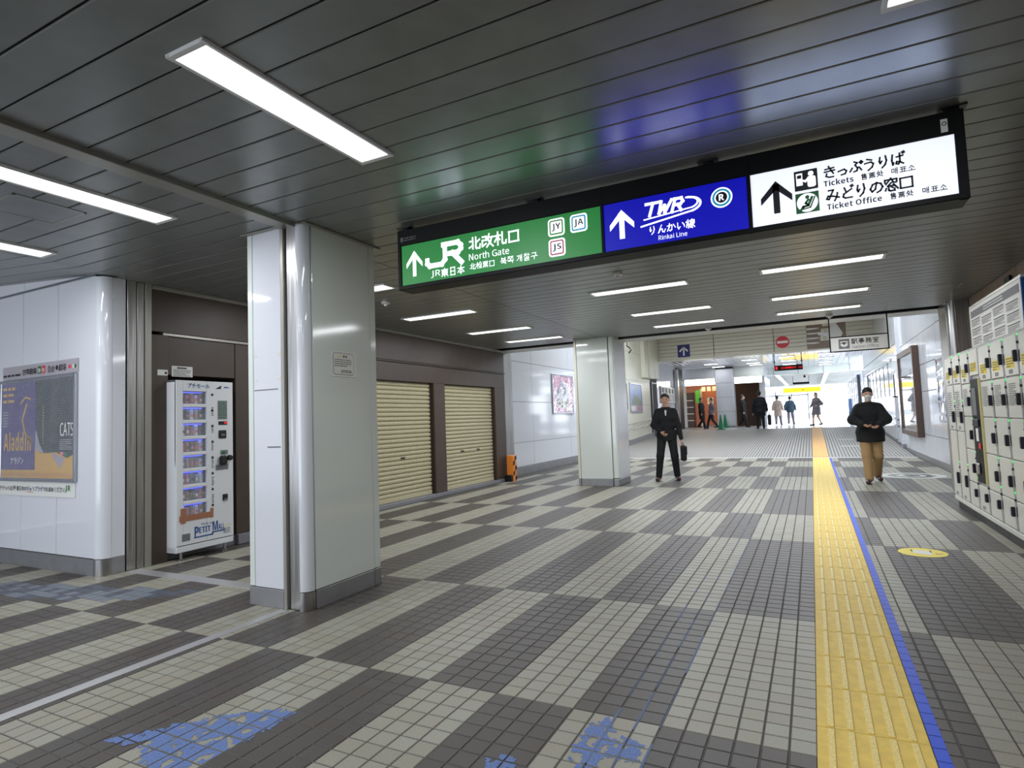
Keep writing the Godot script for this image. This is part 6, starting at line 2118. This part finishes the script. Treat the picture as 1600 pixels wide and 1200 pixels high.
	if o.get("mask", false):
		var mk = nets([[head - up * 0.03 * s + fw * 0.055 * s, head - up * 0.085 * s + fw * 0.05 * s, 0.056 * s, 0.042 * s]], 0.008 if fine else 0.014, 0.02, [[-fw, -(head + fw * 0.03 * s).dot(fw)]])
		put(p, "face_mask", mk, M.paper)
	else:
		var lip = MB.new()
		lip.tube([head - up * 0.058 * s + fw * 0.087 * s - V(0.02 * s, 0, 0), head - up * 0.056 * s + fw * 0.093 * s, head - up * 0.058 * s + fw * 0.087 * s + V(0.02 * s, 0, 0)], 0.0055 * s, 6)
		put(p, "mouth", lip, M.lip)
	if o.has("collar"):
		put(p, "shirt", nets([[chest + V(0, 0.03, 0.122 * s), neck + V(0, -0.035, 0.045), 0.012 * s, 0.036 * s]], 0.012 if fine else 0.02, 0.02), o.collar)
	return p

func make_people():
	var skin = mat("skin", Color(0.80, 0.62, 0.52), 0.5)
	skin.subsurf_scatter_enabled = true
	skin.subsurf_scatter_strength = 0.1
	mat("lip", Color(0.62, 0.38, 0.35), 0.5)
	var black = mat("cloth_black", Color(0.075, 0.08, 0.09), 0.85)
	var navy = mat("cloth_navy", Color(0.10, 0.11, 0.15), 0.85)
	var khaki = mat("cloth_khaki", Color(0.66, 0.54, 0.37), 0.8)
	var brown = mat("shoe_brown", Color(0.26, 0.15, 0.12), 0.3)
	var hair = mat("hair_dark", Color(0.09, 0.075, 0.07), 0.5)
	var grey = mat("cloth_grey", Color(0.45, 0.43, 0.46), 0.8)
	var beige = mat("cloth_beige", Color(0.62, 0.55, 0.50), 0.8)
	var teal = mat("cloth_teal", Color(0.20, 0.28, 0.34), 0.8)
	# man in a dark suit walking, case on his arm
	person("man in a black suit walking towards the camera beside the second column", V(-2.68, 0, -12.25), 0.2, {"h": 1.76, "feet": [[-0.19, 0.10, 0.0, 0.0], [0.17, -0.06, 0.0, 0.0]], "hands": [V(-0.10, 0.98, 0.20), V(0.285, 0.82, 0.08)], "hem": 0.80, "skin": skin, "coat": black, "trousers": black, "shoe": brown, "hair": hair, "collar": M.paper, "hand_dir1": V(0.0, -1, 0.1), "pole0": V(-0.8, -0.2, -0.5)}, true)
	var b = thing("briefcase", "black soft briefcase carried by the man in the black suit", "bag", V(-2.36, 0.40, -12.24), 0.2)
	bx(b, "body", black, V(-0.06, 0.0, -0.19), V(0.06, 0.30, 0.19), 0.03)
	bx(b, "flap", M.rubber, V(0.05, 0.12, -0.17), V(0.07, 0.29, 0.17), 0.01)
	var m = MB.new()
	var pts = []
	for i in 9:
		var a = PI * i / 8.0
		pts.append(V(0, 0.29 + sin(a) * 0.06, cos(a) * 0.09))
	m.tube(pts, 0.009, 6)
	put(b, "handle", m, M.rubber)
	# man in a padded jacket looking down at his hands
	person("man in a bulky black jacket and khaki trousers walking beside the tactile strip", V(0.90, 0, -12.35), 0.0, {"h": 1.68, "leg": 0.01, "feet": [[-0.075, 0.22, 0.0, 0.0], [0.085, -0.18, 0.035, -0.02]], "hands": [V(-0.10, 1.03, 0.30), V(0.10, 1.01, 0.31)], "hem": 0.72, "thick": 0.05, "flare": 0.015, "skin": skin, "coat": black, "trousers": khaki, "shoe": brown, "hair": hair, "mask": true, "nod": 0.18, "palm0": V(0.3, 0.9, 0.3), "palm1": V(-0.3, 0.9, 0.3), "pole0": V(-1, -0.4, -0.2), "pole1": V(1, -0.4, -0.2)}, true)
	b = thing("phone", "dark phone held in the hands of the man in khaki trousers", "phone", V(0.90, 1.065, -11.97))
	bx(b, "body", M.black, V(-0.037, -0.004, -0.07), V(0.037, 0.004, 0.07), 0.003)
	bx(b, "screen", M.ink_blue, V(-0.033, 0.003, -0.064), V(0.033, 0.0045, 0.064))
	# people on the crest and in the shop
	var st = [[-0.14, 0.22, 0.0], [0.10, -0.25, 0.05]]
	var hg = [V(-0.27, 0.82, 0.12), V(0.27, 0.82, -0.08)]
	person("man in a long black coat striding past the white shop pier", V(-3.3, 0.515, -33.9), PI * 0.42, {"h": 1.74, "feet": st, "hands": hg, "hem": 0.45, "thick": 0.035, "flare": 0.02, "coat_name": "coat", "skin": skin, "coat": black, "trousers": black, "shoe": M.black, "hair": hair, "mask": true, "collar": grey}, false)
	person("large man in a dark jacket walking off over the crest of the ramp", V(-2.18, 0.5, -30.1), PI + 0.1, {"h": 1.78, "feet": [[-0.12, -0.12, 0.0], [0.12, 0.18, 0.0]], "hands": [V(-0.30, 0.85, 0.05), V(0.32, 0.78, 0.05)], "hem": 0.62, "thick": 0.055, "skin": skin, "coat": navy, "trousers": black, "shoe": M.black, "hair": hair}, false)
	b = thing("backpack", "dark backpack on the back of the large man on the crest", "bag", V(-2.19, 1.50, -29.925), PI + 0.1)
	bx(b, "body", black, V(-0.16, -0.24, -0.16), V(0.16, 0.24, -0.02), 0.06)
	bx(b, "pocket", M.rubber, V(-0.12, -0.2, -0.20), V(0.12, 0.0, -0.14), 0.03)
	b = thing("bag", "dark shoulder bag hanging low beside the large man on the crest", "bag", V(-1.80, 0.68, -30.15))
	bx(b, "body", M.rubber, V(-0.07, 0.0, -0.16), V(0.07, 0.48, 0.16), 0.04)
	bx(b, "strap", M.rubber, V(-0.015, 0.45, -0.02), V(0.015, 0.62, 0.02), 0.005)
	person("person in dark clothes walking in front of the wooden shop", V(-5.35, 0.515, -33.3), PI * 0.4, {"h": 1.66, "feet": st, "hands": hg, "hem": 0.5, "thick": 0.03, "coat_name": "coat", "skin": skin, "coat": black, "trousers": black, "shoe": M.black, "hair": hair}, false)
	person("person with grey trousers and a pale top entering the wooden shop", V(-4.75, 0.515, -32.7), -PI * 0.4, {"h": 1.62, "feet": st, "hands": hg, "hem": 0.72, "skin": skin, "coat": grey, "trousers": navy, "shoe": M.black, "hair": hair}, false)
	person("person in a pale beige coat walking away in the bright hall", V(-1.75, 0.515, -37.0), PI, {"h": 1.66, "feet": st, "hands": hg, "hem": 0.5, "thick": 0.03, "coat_name": "coat", "skin": skin, "coat": beige, "trousers": grey, "shoe": M.black, "hair": hair}, false)
	person("person in a dark teal jacket walking away next to the pale coat", V(-1.12, 0.515, -37.6), PI, {"h": 1.62, "feet": st, "hands": hg, "hem": 0.7, "thick": 0.04, "skin": skin, "coat": teal, "trousers": grey, "shoe": M.black, "hair": hair}, false)
	person("woman in a mauve grey coat and bare legs on the tactile strip at the crest", V(0.2, 0.515, -33.5), -PI * 0.25, {"h": 1.66, "feet": [[-0.10, 0.16, 0.0], [0.10, -0.16, 0.03]], "hands": [V(-0.25, 0.95, 0.12), V(0.22, 1.0, 0.15)], "hem": 0.55, "thick": 0.035, "flare": 0.03, "coat_name": "coat", "skin": skin, "coat": grey, "trousers": grey, "shoe": M.black, "hair": hair, "hair_len": 0.12, "bare_legs": true}, false)
